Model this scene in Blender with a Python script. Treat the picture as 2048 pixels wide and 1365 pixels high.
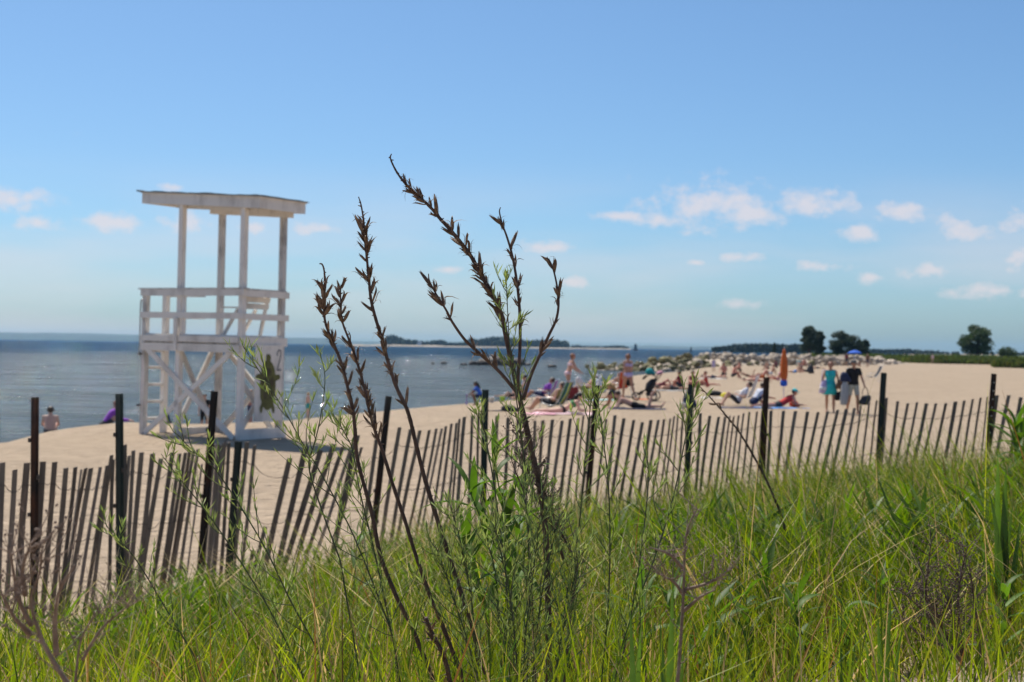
import bpy, bmesh, math, random
import numpy as np
from mathutils import Vector, Matrix, Euler, noise as mnoise

for o in list(bpy.data.objects):
    bpy.data.objects.remove(o, do_unlink=True)
scene = bpy.context.scene
COL = scene.collection
R = math.radians
rnd = random.Random(11)

# ------------------------------------------------------------------ camera
F_PX = 2844.0                      # focal length in photo pixels (50 mm on 36 mm)
CAM_Z = 2.05
PITCH = math.atan(10.8 / F_PX)
ROLL = math.atan(0.0145)
cam_data = bpy.data.cameras.new('camera')
cam_data.lens = F_PX * 36.0 / 2048.0
cam_data.sensor_width = 36.0
cam_data.clip_start = 0.05
cam_data.clip_end = 60000.0
cam_data.dof.use_dof = True
cam_data.dof.focus_distance = 3.0
cam_data.dof.aperture_fstop = 8.5
cam = bpy.data.objects.new('camera', cam_data)
COL.objects.link(cam)
CAM_M = Matrix.Translation((0, 0, CAM_Z)) @ Matrix.Rotation(math.pi / 2 + PITCH, 4, 'X') @ Matrix.Rotation(ROLL, 4, 'Z')
cam.matrix_world = CAM_M
scene.camera = cam

# ------------------------------------------------------------------ sun, sky, exposure
SUN_EL, SUN_AZ = R(60), R(-30)     # azimuth measured from +Y (view axis), negative = left
sun_dir = Vector((math.sin(SUN_AZ) * math.cos(SUN_EL), math.cos(SUN_AZ) * math.cos(SUN_EL), math.sin(SUN_EL)))
sd = bpy.data.lights.new('sun', 'SUN')
sd.energy = 4.5
sd.angle = R(0.53)
sd.color = (1.0, 0.94, 0.84)
sun = bpy.data.objects.new('sun', sd)
COL.objects.link(sun)
sun.rotation_euler = (-sun_dir).to_track_quat('-Z', 'Y').to_euler()
sun.location = (0, 0, 60)

scene.view_settings.view_transform = 'Standard'
scene.view_settings.look = 'None'
scene.view_settings.gamma = 1.0
scene.view_settings.exposure = 0.46
scene.view_settings.use_curve_mapping = False

def px_dir(px, py):
    v = Vector(((px - 1024.0) / F_PX, (682.5 - py) / F_PX, -1.0))
    return (CAM_M.to_3x3() @ v).normalized()

world = bpy.data.worlds.new('World')
scene.world = world
world.use_nodes = True
def build_world():
    nt = world.node_tree
    nt.nodes.clear()
    N, L = nt.nodes.new, nt.links.new
    out = N('ShaderNodeOutputWorld')
    bg = N('ShaderNodeBackground')
    bg.inputs['Strength'].default_value = 0.094
    L(bg.outputs[0], out.inputs[0])
    sky = N('ShaderNodeTexSky')
    sky.sky_type = 'NISHITA'
    sky.sun_disc = False
    sky.sun_elevation = SUN_EL
    sky.sun_rotation = SUN_AZ
    sky.altitude = 0.0
    sky.air_density = 0.8
    sky.dust_density = 1.0
    sky.ozone_density = 5.0
    tc = N('ShaderNodeTexCoord')
    sep = N('ShaderNodeSeparateXYZ')
    L(tc.outputs['Generated'], sep.inputs[0])
    def M(op, a, b=None, c=None):
        n = N('ShaderNodeMath'); n.operation = op
        for i, v in enumerate((a, b, c)):
            if v is None: continue
            if isinstance(v, (int, float)): n.inputs[i].default_value = v
            else: L(v, n.inputs[i])
        return n.outputs[0]
    az = M('ARCTAN2', sep.outputs[0], sep.outputs[1])
    el = M('ARCSINE', sep.outputs[2])
    cmb = N('ShaderNodeCombineXYZ')
    L(az, cmb.inputs[0]); L(el, cmb.inputs[1])
    # cloud edges: fractal noise in sky direction
    def noise(scale, detail, rough, sx=1.0, sy=1.0, off=0.0):
        mp = N('ShaderNodeVectorMath'); mp.operation = 'MULTIPLY_ADD'
        L(cmb.outputs[0], mp.inputs[0])
        mp.inputs[1].default_value = (sx, sy, 1); mp.inputs[2].default_value = (off, off * 0.7, 0)
        n = N('ShaderNodeTexNoise')
        n.inputs['Scale'].default_value = scale
        n.inputs['Detail'].default_value = detail
        n.inputs['Roughness'].default_value = rough
        L(mp.outputs[0], n.inputs['Vector'])
        return n.outputs[0]
    n_fine = noise(52.0, 6.0, 0.62, 1.0, 1.35)
    # cumulus standing over the sound: direction, half width, half height (degrees from their place in the sky)
    puffs = [(1430, 412, 125, 42), (1500, 428, 75, 22), (1610, 408, 85, 26), (1670, 416, 55, 20), (1800, 420, 52, 22), (1930, 458, 55, 24),
             (2035, 440, 45, 26), (1095, 495, 66, 15), (1868, 540, 68, 18), (1475, 515, 42, 11), (1650, 533, 46, 12),
             (1722, 466, 38, 15), (2032, 510, 40, 26), (1742, 556, 30, 11), (25, 398, 58, 24), (78, 446, 40, 15),
             (228, 447, 60, 20), (375, 446, 48, 20), (505, 456, 38, 13), (615, 456, 50, 13), (900, 540, 32, 9),
             (1142, 566, 40, 11), (1480, 610, 38, 9), (1985, 582, 75, 15), (1395, 525, 22, 7), (345, 376, 22, 8), (1320, 440, 50, 16), (1240, 434, 60, 9)]
    dirs = []
    for (x, y, w, h) in puffs:
        d = px_dir(x, y)
        dirs.append((math.atan2(d.x, d.y), math.asin(d.z), w * 1.12 / F_PX, h * 1.15 / F_PX))
    field = None
    for (a, e, w, h) in dirs:
        m = N('ShaderNodeVectorMath'); m.operation = 'MULTIPLY_ADD'
        L(cmb.outputs[0], m.inputs[0])
        m.inputs[1].default_value = (1 / w, 1 / h, 0); m.inputs[2].default_value = (-a / w, -e / h, 0)
        ln = N('ShaderNodeVectorMath'); ln.operation = 'LENGTH'
        L(m.outputs[0], ln.inputs[0])
        field = ln.outputs['Value'] if field is None else M('MINIMUM', field, ln.outputs['Value'])
    # the same kind of clouds goes on all the way round the horizon
    n_round = noise(16.0, 2.0, 0.5, 1.0, 2.6, 9.1)
    away = N('ShaderNodeMapRange'); L(M('ABSOLUTE', az), away.inputs['Value'])
    away.inputs['From Min'].default_value = 0.40; away.inputs['From Max'].default_value = 0.50
    band = N('ShaderNodeMapRange'); L(M('ABSOLUTE', M('SUBTRACT', el, 0.085)), band.inputs['Value'])
    band.inputs['From Min'].default_value = 0.045; band.inputs['From Max'].default_value = 0.085
    band.inputs['To Min'].default_value = 1.0; band.inputs['To Max'].default_value = 0.0
    rr = M('MULTIPLY', M('MULTIPLY', away.outputs[0], band.outputs[0]), M('SUBTRACT', n_round, 0.45))
    field = M('MINIMUM', field, M('SUBTRACT', 1.9, M('MULTIPLY', rr, 8.0)))
    f2 = M('ADD', field, M('MULTIPLY', M('SUBTRACT', n_fine, 0.5), 3.6))
    mr = N('ShaderNodeMapRange'); mr.interpolation_type = 'SMOOTHSTEP'
    L(f2, mr.inputs['Value'])
    mr.inputs['From Min'].default_value = 1.30; mr.inputs['From Max'].default_value = -0.15
    mr.inputs['To Min'].default_value = 0.0; mr.inputs['To Max'].default_value = 0.74
    # thin high veil, stretched along the horizon
    n_veil = noise(3.2, 4.0, 0.5, 1.0, 5.0, 3.7)
    vl = N('ShaderNodeMapRange'); vl.interpolation_type = 'SMOOTHSTEP'
    L(n_veil, vl.inputs['Value'])
    vl.inputs['From Min'].default_value = 0.36; vl.inputs['From Max'].default_value = 0.66
    vl.inputs['To Min'].default_value = 0.0; vl.inputs['To Max'].default_value = 0.36
    vband = N('ShaderNodeMapRange'); vband.interpolation_type = 'SMOOTHSTEP'
    L(el, vband.inputs['Value'])
    vband.inputs['From Min'].default_value = 0.135; vband.inputs['From Max'].default_value = 0.06
    vband.inputs['To Min'].default_value = 0.0; vband.inputs['To Max'].default_value = 1.0
    veil = M('MULTIPLY', vl.outputs[0], vband.outputs[0])
    cov = M('MAXIMUM', mr.outputs[0], veil)
    gate = M('GREATER_THAN', el, 0.004)
    cov = M('MULTIPLY', cov, gate)
    mix = N('ShaderNodeMix'); mix.data_type = 'RGBA'
    L(cov, mix.inputs['Factor'])
    bal = N('ShaderNodeMix'); bal.data_type = 'RGBA'; bal.blend_type = 'MULTIPLY'      # the camera's white balance of the sky
    bal.inputs['Factor'].default_value = 1.0; bal.inputs['B'].default_value = SKY_BALANCE
    L(sky.outputs[0], bal.inputs['A'])
    L(bal.outputs['Result'], mix.inputs['A'])
    mix.inputs['B'].default_value = (6.3, 5.75, 5.9, 1)
    L(mix.outputs['Result'], bg.inputs['Color'])
SKY_BALANCE = (0.70, 0.885, 0.96, 1)
build_world()
world.cycles.sampling_method = 'MANUAL'
world.cycles.sample_map_resolution = 256
scene.cycles.max_bounces = 6
scene.cycles.diffuse_bounces = 3
scene.cycles.glossy_bounces = 2
scene.cycles.transmission_bounces = 4
scene.cycles.transparent_max_bounces = 4
scene.cycles.sample_clamp_indirect = 8.0

# ------------------------------------------------------------------ helpers
def at(px, py, Y):
    """point on the photo ray through (px, py) at world depth Y"""
    d = px_dir(px, py)
    return Vector((0, 0, CAM_Z)) + d * (Y / d.y)

def tag(o, label=None, cat=None, group=None, kind=None):
    if label: o['label'] = label
    if cat: o['category'] = cat
    if group: o['group'] = group
    if kind: o['kind'] = kind
    return o

def empty(name, loc=(0, 0, 0), rz=0.0, label=None, cat=None, group=None):
    o = bpy.data.objects.new(name, None)
    o.empty_display_size = 0.1
    COL.objects.link(o)
    o.location = loc
    o.rotation_euler = (0, 0, rz)
    return tag(o, label, cat, group)

def link(name, me, parent=None, loc=None, rot=None, scale=None):
    o = bpy.data.objects.new(name, me)
    COL.objects.link(o)
    if parent is not None: o.parent = parent
    if loc is not None: o.location = loc
    if rot is not None: o.rotation_euler = rot
    if scale is not None: o.scale = scale
    return o

def copy_tree(o, parent=None):
    c = o.copy(); COL.objects.link(c); c.parent = parent
    for ch in list(o.children): copy_tree(ch, c)
    return c

def frame_from(d, up=(0, 0, 1)):
    d = Vector(d).normalized()
    u = Vector(up)
    if abs(d.dot(u.normalized())) > 0.97: u = Vector((1, 0, 0)) if abs(d.x) < 0.9 else Vector((0, 1, 0))
    s = d.cross(u).normalized()
    t = s.cross(d).normalized()
    return s, t, d

class MB:
    def __init__(self): self.v, self.f, self.m = [], [], []
    def add(self, vs, fs, mi=0):
        b = len(self.v)
        self.v.extend([tuple(p) for p in vs])
        self.f.extend([tuple(i + b for i in q) for q in fs])
        self.m.extend([mi] * len(fs))
        return self
    def box(self, c, s, rot=None, mi=0, bev=0.0):
        hx, hy, hz = s[0] / 2, s[1] / 2, s[2] / 2
        c = Vector(c)
        P = [Vector((x, y, z)) for z in (-hz, hz) for y in (-hy, hy) for x in (-hx, hx)]
        if rot is not None:
            m = rot if isinstance(rot, Matrix) else Euler(rot).to_matrix()
            P = [m @ p for p in P]
        return self.add([p + c for p in P], [(0, 2, 3, 1), (4, 5, 7, 6), (0, 1, 5, 4), (2, 6, 7, 3), (0, 4, 6, 2), (1, 3, 7, 5)], mi)
    def bar(self, p0, p1, w, t, up=(0, 0, 1), mi=0):
        """board from p0 to p1: w along the side vector, t along the 'up'-ish vector"""
        p0, p1 = Vector(p0), Vector(p1)
        s, u, d = frame_from(p1 - p0, up)
        a, b = s * (w / 2), u * (t / 2)
        P = [p0 - a - b, p0 + a - b, p0 + a + b, p0 - a + b, p1 - a - b, p1 + a - b, p1 + a + b, p1 - a + b]
        return self.add(P, [(3, 2, 1, 0), (4, 5, 6, 7), (0, 1, 5, 4), (1, 2, 6, 5), (2, 3, 7, 6), (3, 0, 4, 7)], mi)
    def tube(self, pts, rad, n=8, mi=0, cap=True):
        pts = [Vector(p) for p in pts]
        if not isinstance(rad, (list, tuple)): rad = [rad] * len(pts)
        vs, fs = [], []
        ref = None
        for i, p in enumerate(pts):
            d = (pts[min(i + 1, len(pts) - 1)] - pts[max(i - 1, 0)])
            if d.length < 1e-9: d = Vector((0, 0, 1))
            d.normalize()
            if ref is None:
                s = frame_from(d)[0]; t = d.cross(s)
            else:
                s = (ref - d * ref.dot(d))
                s = s.normalized() if s.length > 1e-6 else frame_from(d)[0]
                t = d.cross(s)
            ref = s
            for k in range(n):
                a = 2 * math.pi * k / n
                vs.append(p + (s * math.cos(a) + t * math.sin(a)) * rad[i])
        for i in range(len(pts) - 1):
            for k in range(n):
                a, b = i * n + k, i * n + (k + 1) % n
                fs.append((a, b, b + n, a + n))
        if cap:
            fs.append(tuple(reversed(range(n))))
            fs.append(tuple(range((len(pts) - 1) * n, len(pts) * n)))
        return self.add(vs, fs, mi)
    def ball(self, c, r, seg=10, rings=6, mi=0, rot=None):
        c = Vector(c)
        r = Vector((r, r, r)) if isinstance(r, (int, float)) else Vector(r)
        vs, fs = [], []
        m = None if rot is None else (rot if isinstance(rot, Matrix) else Euler(rot).to_matrix())
        def put(p):
            if m is not None: p = m @ p
            vs.append(c + p)
        put(Vector((0, 0, -r.z)))
        for i in range(1, rings):
            th = math.pi * i / rings
            for k in range(seg):
                a = 2 * math.pi * k / seg
                put(Vector((r.x * math.sin(th) * math.cos(a), r.y * math.sin(th) * math.sin(a), -r.z * math.cos(th))))
        put(Vector((0, 0, r.z)))
        top = len(vs) - 1
        for k in range(seg):
            fs.append((0, 1 + (k + 1) % seg, 1 + k))
            fs.append((top, top - seg + k, top - seg + (k + 1) % seg))
        for i in range(rings - 2):
            for k in range(seg):
                a, b = 1 + i * seg + k, 1 + i * seg + (k + 1) % seg
                fs.append((a, b, b + seg, a + seg))
        return self.add(vs, fs, mi)
    def lathe(self, prof, n=16, c=(0, 0, 0), mi=0, sx=1.0, sy=1.0, wob=None):
        c = Vector(c); vs, fs = [], []
        for (r, z) in prof:
            for k in range(n):
                a = 2 * math.pi * k / n
                q = r * (1 + (wob(a, z) if wob else 0))
                vs.append(c + Vector((q * math.cos(a) * sx, q * math.sin(a) * sy, z)))
        for i in range(len(prof) - 1):
            for k in range(n):
                a, b = i * n + k, i * n + (k + 1) % n
                fs.append((a, b, b + n, a + n))
        fs.append(tuple(reversed(range(n))))
        fs.append(tuple(range((len(prof) - 1) * n, len(prof) * n)))
        return self.add(vs, fs, mi)
    def slab(self, outline, M4, t, mi=0):
        """flat outline (list of 2D points) extruded by t, placed by the 4x4 matrix"""
        n = len(outline)
        a = [M4 @ Vector((x, y, 0)) for x, y in outline]
        b = [M4 @ Vector((x, y, t)) for x, y in outline]
        fs = [tuple(reversed(range(n))), tuple(range(n, 2 * n))]
        fs += [(i, (i + 1) % n, n + (i + 1) % n, n + i) for i in range(n)]
        return self.add(a + b, fs, mi)
    def mesh(self, name, mats, smooth=False):
        me = bpy.data.meshes.new(name)
        me.from_pydata(self.v, [], self.f)
        if not isinstance(mats, (list, tuple)): mats = [mats]
        for m in mats: me.materials.append(m)
        if len(mats) > 1: me.polygons.foreach_set('material_index', self.m)
        if smooth: me.polygons.foreach_set('use_smooth', [True] * len(me.polygons))
        me.update()
        return me
    def build(self, name, mats, parent=None, loc=None, rot=None, smooth=False):
        return link(name, self.mesh(name, mats, smooth), parent, loc, rot)

def np_mesh(name, V, F, mat, smooth=False, color=None):
    """fast mesh from numpy arrays; F is an (n,3) or (n,4) array"""
    me = bpy.data.meshes.new(name)
    me.vertices.add(len(V)); me.vertices.foreach_set('co', np.asarray(V, np.float32).ravel())
    k = F.shape[1]
    me.loops.add(F.size); me.loops.foreach_set('vertex_index', np.asarray(F, np.int32).ravel())
    me.polygons.add(len(F))
    me.polygons.foreach_set('loop_start', np.arange(0, F.size, k, dtype=np.int32))
    me.polygons.foreach_set('loop_total', np.full(len(F), k, np.int32))
    if smooth: me.polygons.foreach_set('use_smooth', np.ones(len(F), bool))
    if color is not None:
        a = me.color_attributes.new('tint', 'FLOAT_COLOR', 'POINT')
        c = np.ones((len(V), 4), np.float32); c[:, :3] = color
        a.data.foreach_set('color', c.ravel())
    me.materials.append(mat)
    me.update(calc_edges=True)
    return me

def catmull(P, per=6):
    P = [Vector(p) for p in P]
    Q = [P[0] * 2 - P[1]] + P + [P[-1] * 2 - P[-2]]
    out = []
    for i in range(1, len(Q) - 2):
        for k in range(per):
            t = k / per
            a, b, c, d = Q[i - 1], Q[i], Q[i + 1], Q[i + 2]
            out.append(0.5 * ((2 * b) + (c - a) * t + (2 * a - 5 * b + 4 * c - d) * t * t + (3 * b - a - 3 * c + d) * t ** 3))
    out.append(P[-1])
    return out

# ------------------------------------------------------------------ materials
MATS = {}
def mat(name, col, rough=0.7, var=0.0, scale=8.0, bump=0.0, bscale=40.0, col2=None, metal=0.0, trans=0.0, spec=0.4, tint=False, coords='Object', stretch=None, lo=0.35, hi=0.7, rnd_var=0.0):
    """Principled material with noise colour variation, noise bump, optional translucency and per-point tint"""
    if name in MATS: return MATS[name]
    m = bpy.data.materials.new(name); m.use_nodes = True
    nt = m.node_tree; N, L = nt.nodes.new, nt.links.new
    b = nt.nodes['Principled BSDF']; out = nt.nodes['Material Output']
    b.inputs['Roughness'].default_value = rough
    b.inputs['Metallic'].default_value = metal
    b.inputs['Specular IOR Level'].default_value = spec
    b.inputs['Base Color'].default_value = (*col, 1)
    tc = N('ShaderNodeTexCoord')
    vec = tc.outputs[coords]
    if stretch:
        mp = N('ShaderNodeMapping'); mp.inputs['Scale'].default_value = stretch
        L(vec, mp.inputs[0]); vec = mp.outputs[0]
    csock = None
    if var > 0 or col2 is not None:
        n = N('ShaderNodeTexNoise'); n.inputs['Scale'].default_value = scale
        n.inputs['Detail'].default_value = 6; n.inputs['Roughness'].default_value = 0.65
        L(vec, n.inputs['Vector'])
        mr = N('ShaderNodeMapRange'); L(n.outputs[0], mr.inputs['Value'])
        mr.inputs['From Min'].default_value = lo; mr.inputs['From Max'].default_value = hi
        mx = N('ShaderNodeMix'); mx.data_type = 'RGBA'
        L(mr.outputs[0], mx.inputs['Factor'])
        c2 = col2 if col2 is not None else tuple(max(0, c * (1 - var)) for c in col)
        c1 = col if col2 is not None else tuple(min(1, c * (1 + var * 0.6)) for c in col)
        mx.inputs['A'].default_value = (*c1, 1); mx.inputs['B'].default_value = (*c2, 1)
        csock = mx.outputs['Result']
    if tint:
        at_ = N('ShaderNodeVertexColor'); at_.layer_name = 'tint'
        if csock is None: csock = at_.outputs['Color']
        else:
            mu = N('ShaderNodeMix'); mu.data_type = 'RGBA'; mu.blend_type = 'MULTIPLY'
            mu.inputs['Factor'].default_value = 1.0
            L(csock, mu.inputs['A']); L(at_.outputs['Color'], mu.inputs['B']); csock = mu.outputs['Result']
    if rnd_var > 0:
        oi = N('ShaderNodeObjectInfo')
        hs = N('ShaderNodeHueSaturation')
        mr2 = N('ShaderNodeMapRange'); L(oi.outputs['Random'], mr2.inputs['Value'])
        mr2.inputs['To Min'].default_value = 1 - rnd_var; mr2.inputs['To Max'].default_value = 1 + rnd_var
        L(mr2.outputs[0], hs.inputs['Value'])
        if csock is None: hs.inputs['Color'].default_value = (*col, 1)
        else: L(csock, hs.inputs['Color'])
        csock = hs.outputs['Color']
    if csock is not None: L(csock, b.inputs['Base Color'])
    if bump > 0:
        n2 = N('ShaderNodeTexNoise'); n2.inputs['Scale'].default_value = bscale
        n2.inputs['Detail'].default_value = 5; L(vec, n2.inputs['Vector'])
        bp = N('ShaderNodeBump'); bp.inputs['Strength'].default_value = min(1, bump); bp.inputs['Distance'].default_value = 0.02
        L(n2.outputs[0], bp.inputs['Height']); L(bp.outputs[0], b.inputs['Normal'])
    if trans > 0:
        tr = N('ShaderNodeBsdfTranslucent')
        if csock is not None:
            g = N('ShaderNodeHueSaturation'); g.inputs['Saturation'].default_value = 1.15; g.inputs['Value'].default_value = 1.5
            L(csock, g.inputs['Color']); L(g.outputs[0], tr.inputs['Color'])
        else: tr.inputs['Color'].default_value = (*[min(1, c * 1.5) for c in col], 1)
        ms = N('ShaderNodeMixShader'); ms.inputs[0].default_value = trans
        L(b.outputs[0], ms.inputs[1]); L(tr.outputs[0], ms.inputs[2]); L(ms.outputs[0], out.inputs['Surface'])
    MATS[name] = m
    return m
# ------------------------------------------------------------------ fence line (needed for the dune)
# each picket of the sand fence: photo x and y of its top, drift of x per 100 px downwards, seen width
PICKETS = [(-72, 930, -3, 10), (-46, 934, -3, 10), (-20, 929, -3, 11),
 (5, 927, -2, 9.5), (30, 941, -6.6, 9), (54, 928, -8.3, 13), (86, 925, -7, 12), (109.5, 926, -9, 11), (132, 938, -12, 9), (151, 936, -13, 7),
 (163, 941, -15, 6), (171, 938, -18, 5), (182, 938, -18, 8), (200.5, 936, -17.8, 8), (215, 933, -16, 7), (223, 912, -13, 7), (226, 921, -3, 7),
 (250, 891, -2, 6), (258, 913, -5.5, 4.5), (267, 903, -7, 6.5), (283, 906, -10.5, 9), (305, 909, -12, 9), (322, 919, -15.5, 8), (345, 907, -15, 7.5),
 (359.5, 909, -14.5, 7), (371, 907, -17, 6.5), (379, 905, -17, 5.5), (386.5, 906, -17, 5.5), (396, 900, -14.6, 5.5), (404, 930, -15, 5),
 (428, 900, -9, 7), (435.5, 897, -8.5, 6), (441, 902, -9, 6), (446, 896, -9, 6), (450, 891, -9, 4), (458, 887, -7, 6.5),
 (494, 886, -11, 8), (509, 892, -11, 7), (579.6, 918, -23, 11), (611.5, 895, -23, 12), (640.6, 902, -31, 11), (668, 890, -33, 10),
 (685.5, 895, -33, 8), (702, 895, -33, 7), (714, 872, -20, 11), (723, 896, -27, 5), (753, 880, -14, 7),
 (799, 856, -16, 8), (821.5, 859.5, -17, 7), (840, 862, -21, 6.5), (858, 861.5, -21, 6), (873, 859, -20, 5.5), (883, 858.5, -19.6, 5), (892, 854, -15.5, 5),
 (903, 849, -13, 6), (913, 847, -10, 5), (919, 839, -9, 4), (928.6, 835, -6.6, 7), (944.6, 832, -3.4, 6), (957, 831, -3, 5),
 (994, 833, -5, 7.5), (1016, 837, -5, 7), (1036, 839, -5, 6), (1054, 842, -5, 6), (1069.7, 843, -5, 6), (1086, 842, -7, 6.5), (1105, 840.5, -11, 7),
 (1124, 842.6, -12.7, 6.5), (1141, 838.5, -13.6, 6.5), (1156.5, 838.5, -13, 5.5), (1167, 833, -10, 4), (1179.5, 835, -10, 6),
 (1212, 839.5, -12, 5.5), (1230, 832, -11, 6.5), (1248, 838.5, -14, 6.5), (1267, 841.5, -17, 6.5), (1284.7, 846, -17, 7), (1301.5, 841.5, -17, 7),
 (1317, 841, -16.6, 6), (1328.6, 840, -16, 5.5), (1340.5, 838.5, -14, 4), (1349, 834, -13, 4), (1356, 830, -8, 3.5), (1366, 824, -6, 5),
 (1400.6, 828, -7, 6.5), (1419.5, 833, -12, 6.5), (1437, 835, -14, 6), (1450, 835, -14, 5), (1459.5, 833, -13, 4), (1468, 834, -12, 4),
 (1477, 832, -12, 4.5), (1487.6, 828, -12, 4.5), (1499, 825.6, -11, 5), (1514, 824.6, -11.6, 5), (1524.7, 821.5, -7, 5),
 (1542, 822.6, -7, 7), (1567, 823, -12, 7), (1591, 823.6, -14.5, 7), (1615, 824.6, -18, 7), (1636, 825.6, -22, 6.5), (1655, 823.6, -22, 6.5),
 (1675, 821, -21, 7), (1693, 819.5, -21, 6), (1708.7, 817.4, -17, 5.5), (1721.5, 812, -12, 5), (1738, 806, -10, 5.5), (1753, 802.5, -9.5, 5),
 (1773, 797, -7, 6), (1795, 804, -13, 7), (1815.5, 808, -18, 6.5), (1834.4, 806, -18.5, 6), (1853, 808, -21, 6), (1872, 808, -24, 6.5),
 (1892, 808, -22.5, 6.5), (1911, 804.5, -20.5, 6.5), (1929, 802.5, -19, 6.5), (1945.6, 799.6, -15, 6), (1961, 796.5, -14, 5.5), (1974.5, 795, -11, 4.5),
 (1994, 792, -14, 6), (2017.6, 792, -19, 6.5), (2041.6, 796, -19, 7), (2066, 797, -18, 7), (2090, 795, -15, 6.5), (2112, 792, -13, 6)]
def fence_Y(px):
    return float(np.interp(px, [-80, 0, 250, 450, 700, 950, 1300, 1600, 2048, 2130], [9.6, 9.8, 10.5, 11.2, 12.0, 12.9, 13.5, 14.0, 14.6, 14.8]))
PICKET_LEN = 1.17
_fx, _fy, _fz = [], [], []
for (x, y, s, w) in PICKETS:
    Y = fence_Y(x)
    top = at(x, y, Y)
    low = at(x + s, y + 100, Y)
    foot = top + (low - top).normalized() * PICKET_LEN
    _fx.append(foot.x); _fy.append(Y); _fz.append(foot.z)
_o = np.argsort(_fx); _fx = np.array(_fx)[_o]; _fy = np.array(_fy)[_o]; _fz = np.array(_fz)[_o]
_k = np.ones(9) / 9
_fzs = np.convolve(np.pad(_fz, 4, mode='edge'), _k, mode='valid') + 0.05

# ------------------------------------------------------------------ terrain
SHORE = np.array([(-9000, -5200), (-300, -150), (-60, -6), (-24, 16), (-15.0, 26), (-12.6, 31.5), (-12.3, 35.5), (-9.9, 38.4), (-8.4, 40.8), (-7.5, 44.2), (-5.2, 51), (-1.9, 59.5),
                  (0.5, 68), (3.5, 90), (8.5, 118), (16.5, 146), (21, 170), (42, 270), (115, 520), (260, 1000), (700, 2400), (4000, 9500)], float)
def shore_dist(X, Y):
    X = np.asarray(X, float); Y = np.asarray(Y, float)
    best = np.full(X.shape, 1e18); sgn = np.ones(X.shape)
    for i in range(len(SHORE) - 1):
        ax, ay = SHORE[i]; bx, by = SHORE[i + 1]
        dx, dy = bx - ax, by - ay
        t = np.clip(((X - ax) * dx + (Y - ay) * dy) / (dx * dx + dy * dy), 0, 1)
        qx, qy = X - (ax + t * dx), Y - (ay + t * dy)
        d = qx * qx + qy * qy
        cr = -(dx * (Y - ay) - dy * (X - ax))
        m = d < best
        best = np.where(m, d, best); sgn = np.where(m, np.where(cr >= 0, 1.0, -1.0), sgn)
    return np.sqrt(best) * sgn
_rw = np.random.RandomState(3)
_wv = [(_rw.uniform(0, 2 * np.pi), _rw.uniform(0, 2 * np.pi)) for _ in range(24)]
def wob(X, Y, wl, seed=0):
    z = 0
    for i in range(5):
        a, p = _wv[(seed * 5 + i) % 24]
        k = 2 * np.pi / (wl * (0.6 + 0.25 * i))
        z = z + np.sin(k * (X * np.cos(a) + Y * np.sin(a)) + p + 0.7 * np.sin(k * 0.6 * (X * np.sin(a) - Y * np.cos(a))))
    return z / 5
WATER_Z = -0.60
def ground_z(X, Y):
    X = np.asarray(X, float); Y = np.asarray(Y, float)
    s = shore_dist(X, Y)
    z = np.interp(s, [-4000, -60, -15, -4, 0, 1.6, 3.2, 5.5, 20, 400, 4000], [-4.0, -3.2, -2.0, -1.0, -0.60, -0.22, -0.04, 0.02, 0.0, 0.25, 2.5])
    z = z + 0.16 * np.exp(-((X + 9.6) / 2.6) ** 2 - ((Y - 33.8) / 1.6) ** 2)
    z = z + np.where(s > 0, np.minimum(s / 6, 1), 0) * (0.035 * wob(X, Y, 5.0, 1) + 0.018 * wob(X, Y, 1.3, 2)) * np.clip(60 / np.maximum(Y, 1), 0, 1)
    Yf = np.interp(X, _fx, _fy); Zf = np.interp(X, _fx, _fzs)
    tx = np.clip((X + 1.0) / 4.0, 0, 1)
    crest = 1.06 + 0.22 * tx
    p = 1.45 - 0.87 * tx
    u = np.clip((Yf - Y) / (Yf - 3.0), 0, 1.25) ** p
    dune = Zf + (crest - Zf) * u
    back = z + (Zf - 0) * np.exp(-np.maximum(Y - Yf, 0) / 3.2)
    dune = dune + 0.03 * wob(X, Y, 1.6, 3) * np.clip((Yf - Y) / 1.0, 0, 1)
    fade = np.clip((np.abs(X) - 14) / 12, 0, 1)        # the dune dies away to the sides
    zz = np.where(Y < Yf, dune, back)
    return zz * (1 - fade * (Y < 40)) + z * fade * (Y < 40)
def gz(x, y): return float(ground_z(np.array([x]), np.array([y]))[0])
def gp(px, py, z_off=0.0):
    """where the photo ray meets the ground"""
    d = px_dir(px, py); o = Vector((0, 0, CAM_Z))
    t = np.concatenate([np.arange(16, 120, 0.25), np.arange(120, 900, 2.0)])
    X, Y, Z = o.x + d.x * t, o.y + d.y * t, o.z + d.z * t
    below = Z - (ground_z(X, Y) + z_off) < 0
    i = int(np.argmax(below)) if below.any() else len(t) - 1
    return Vector((X[i], Y[i], float(ground_z(X[i:i + 1], Y[i:i + 1])[0])))
def hor(px): return 678.5 + 0.0145 * px

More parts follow.
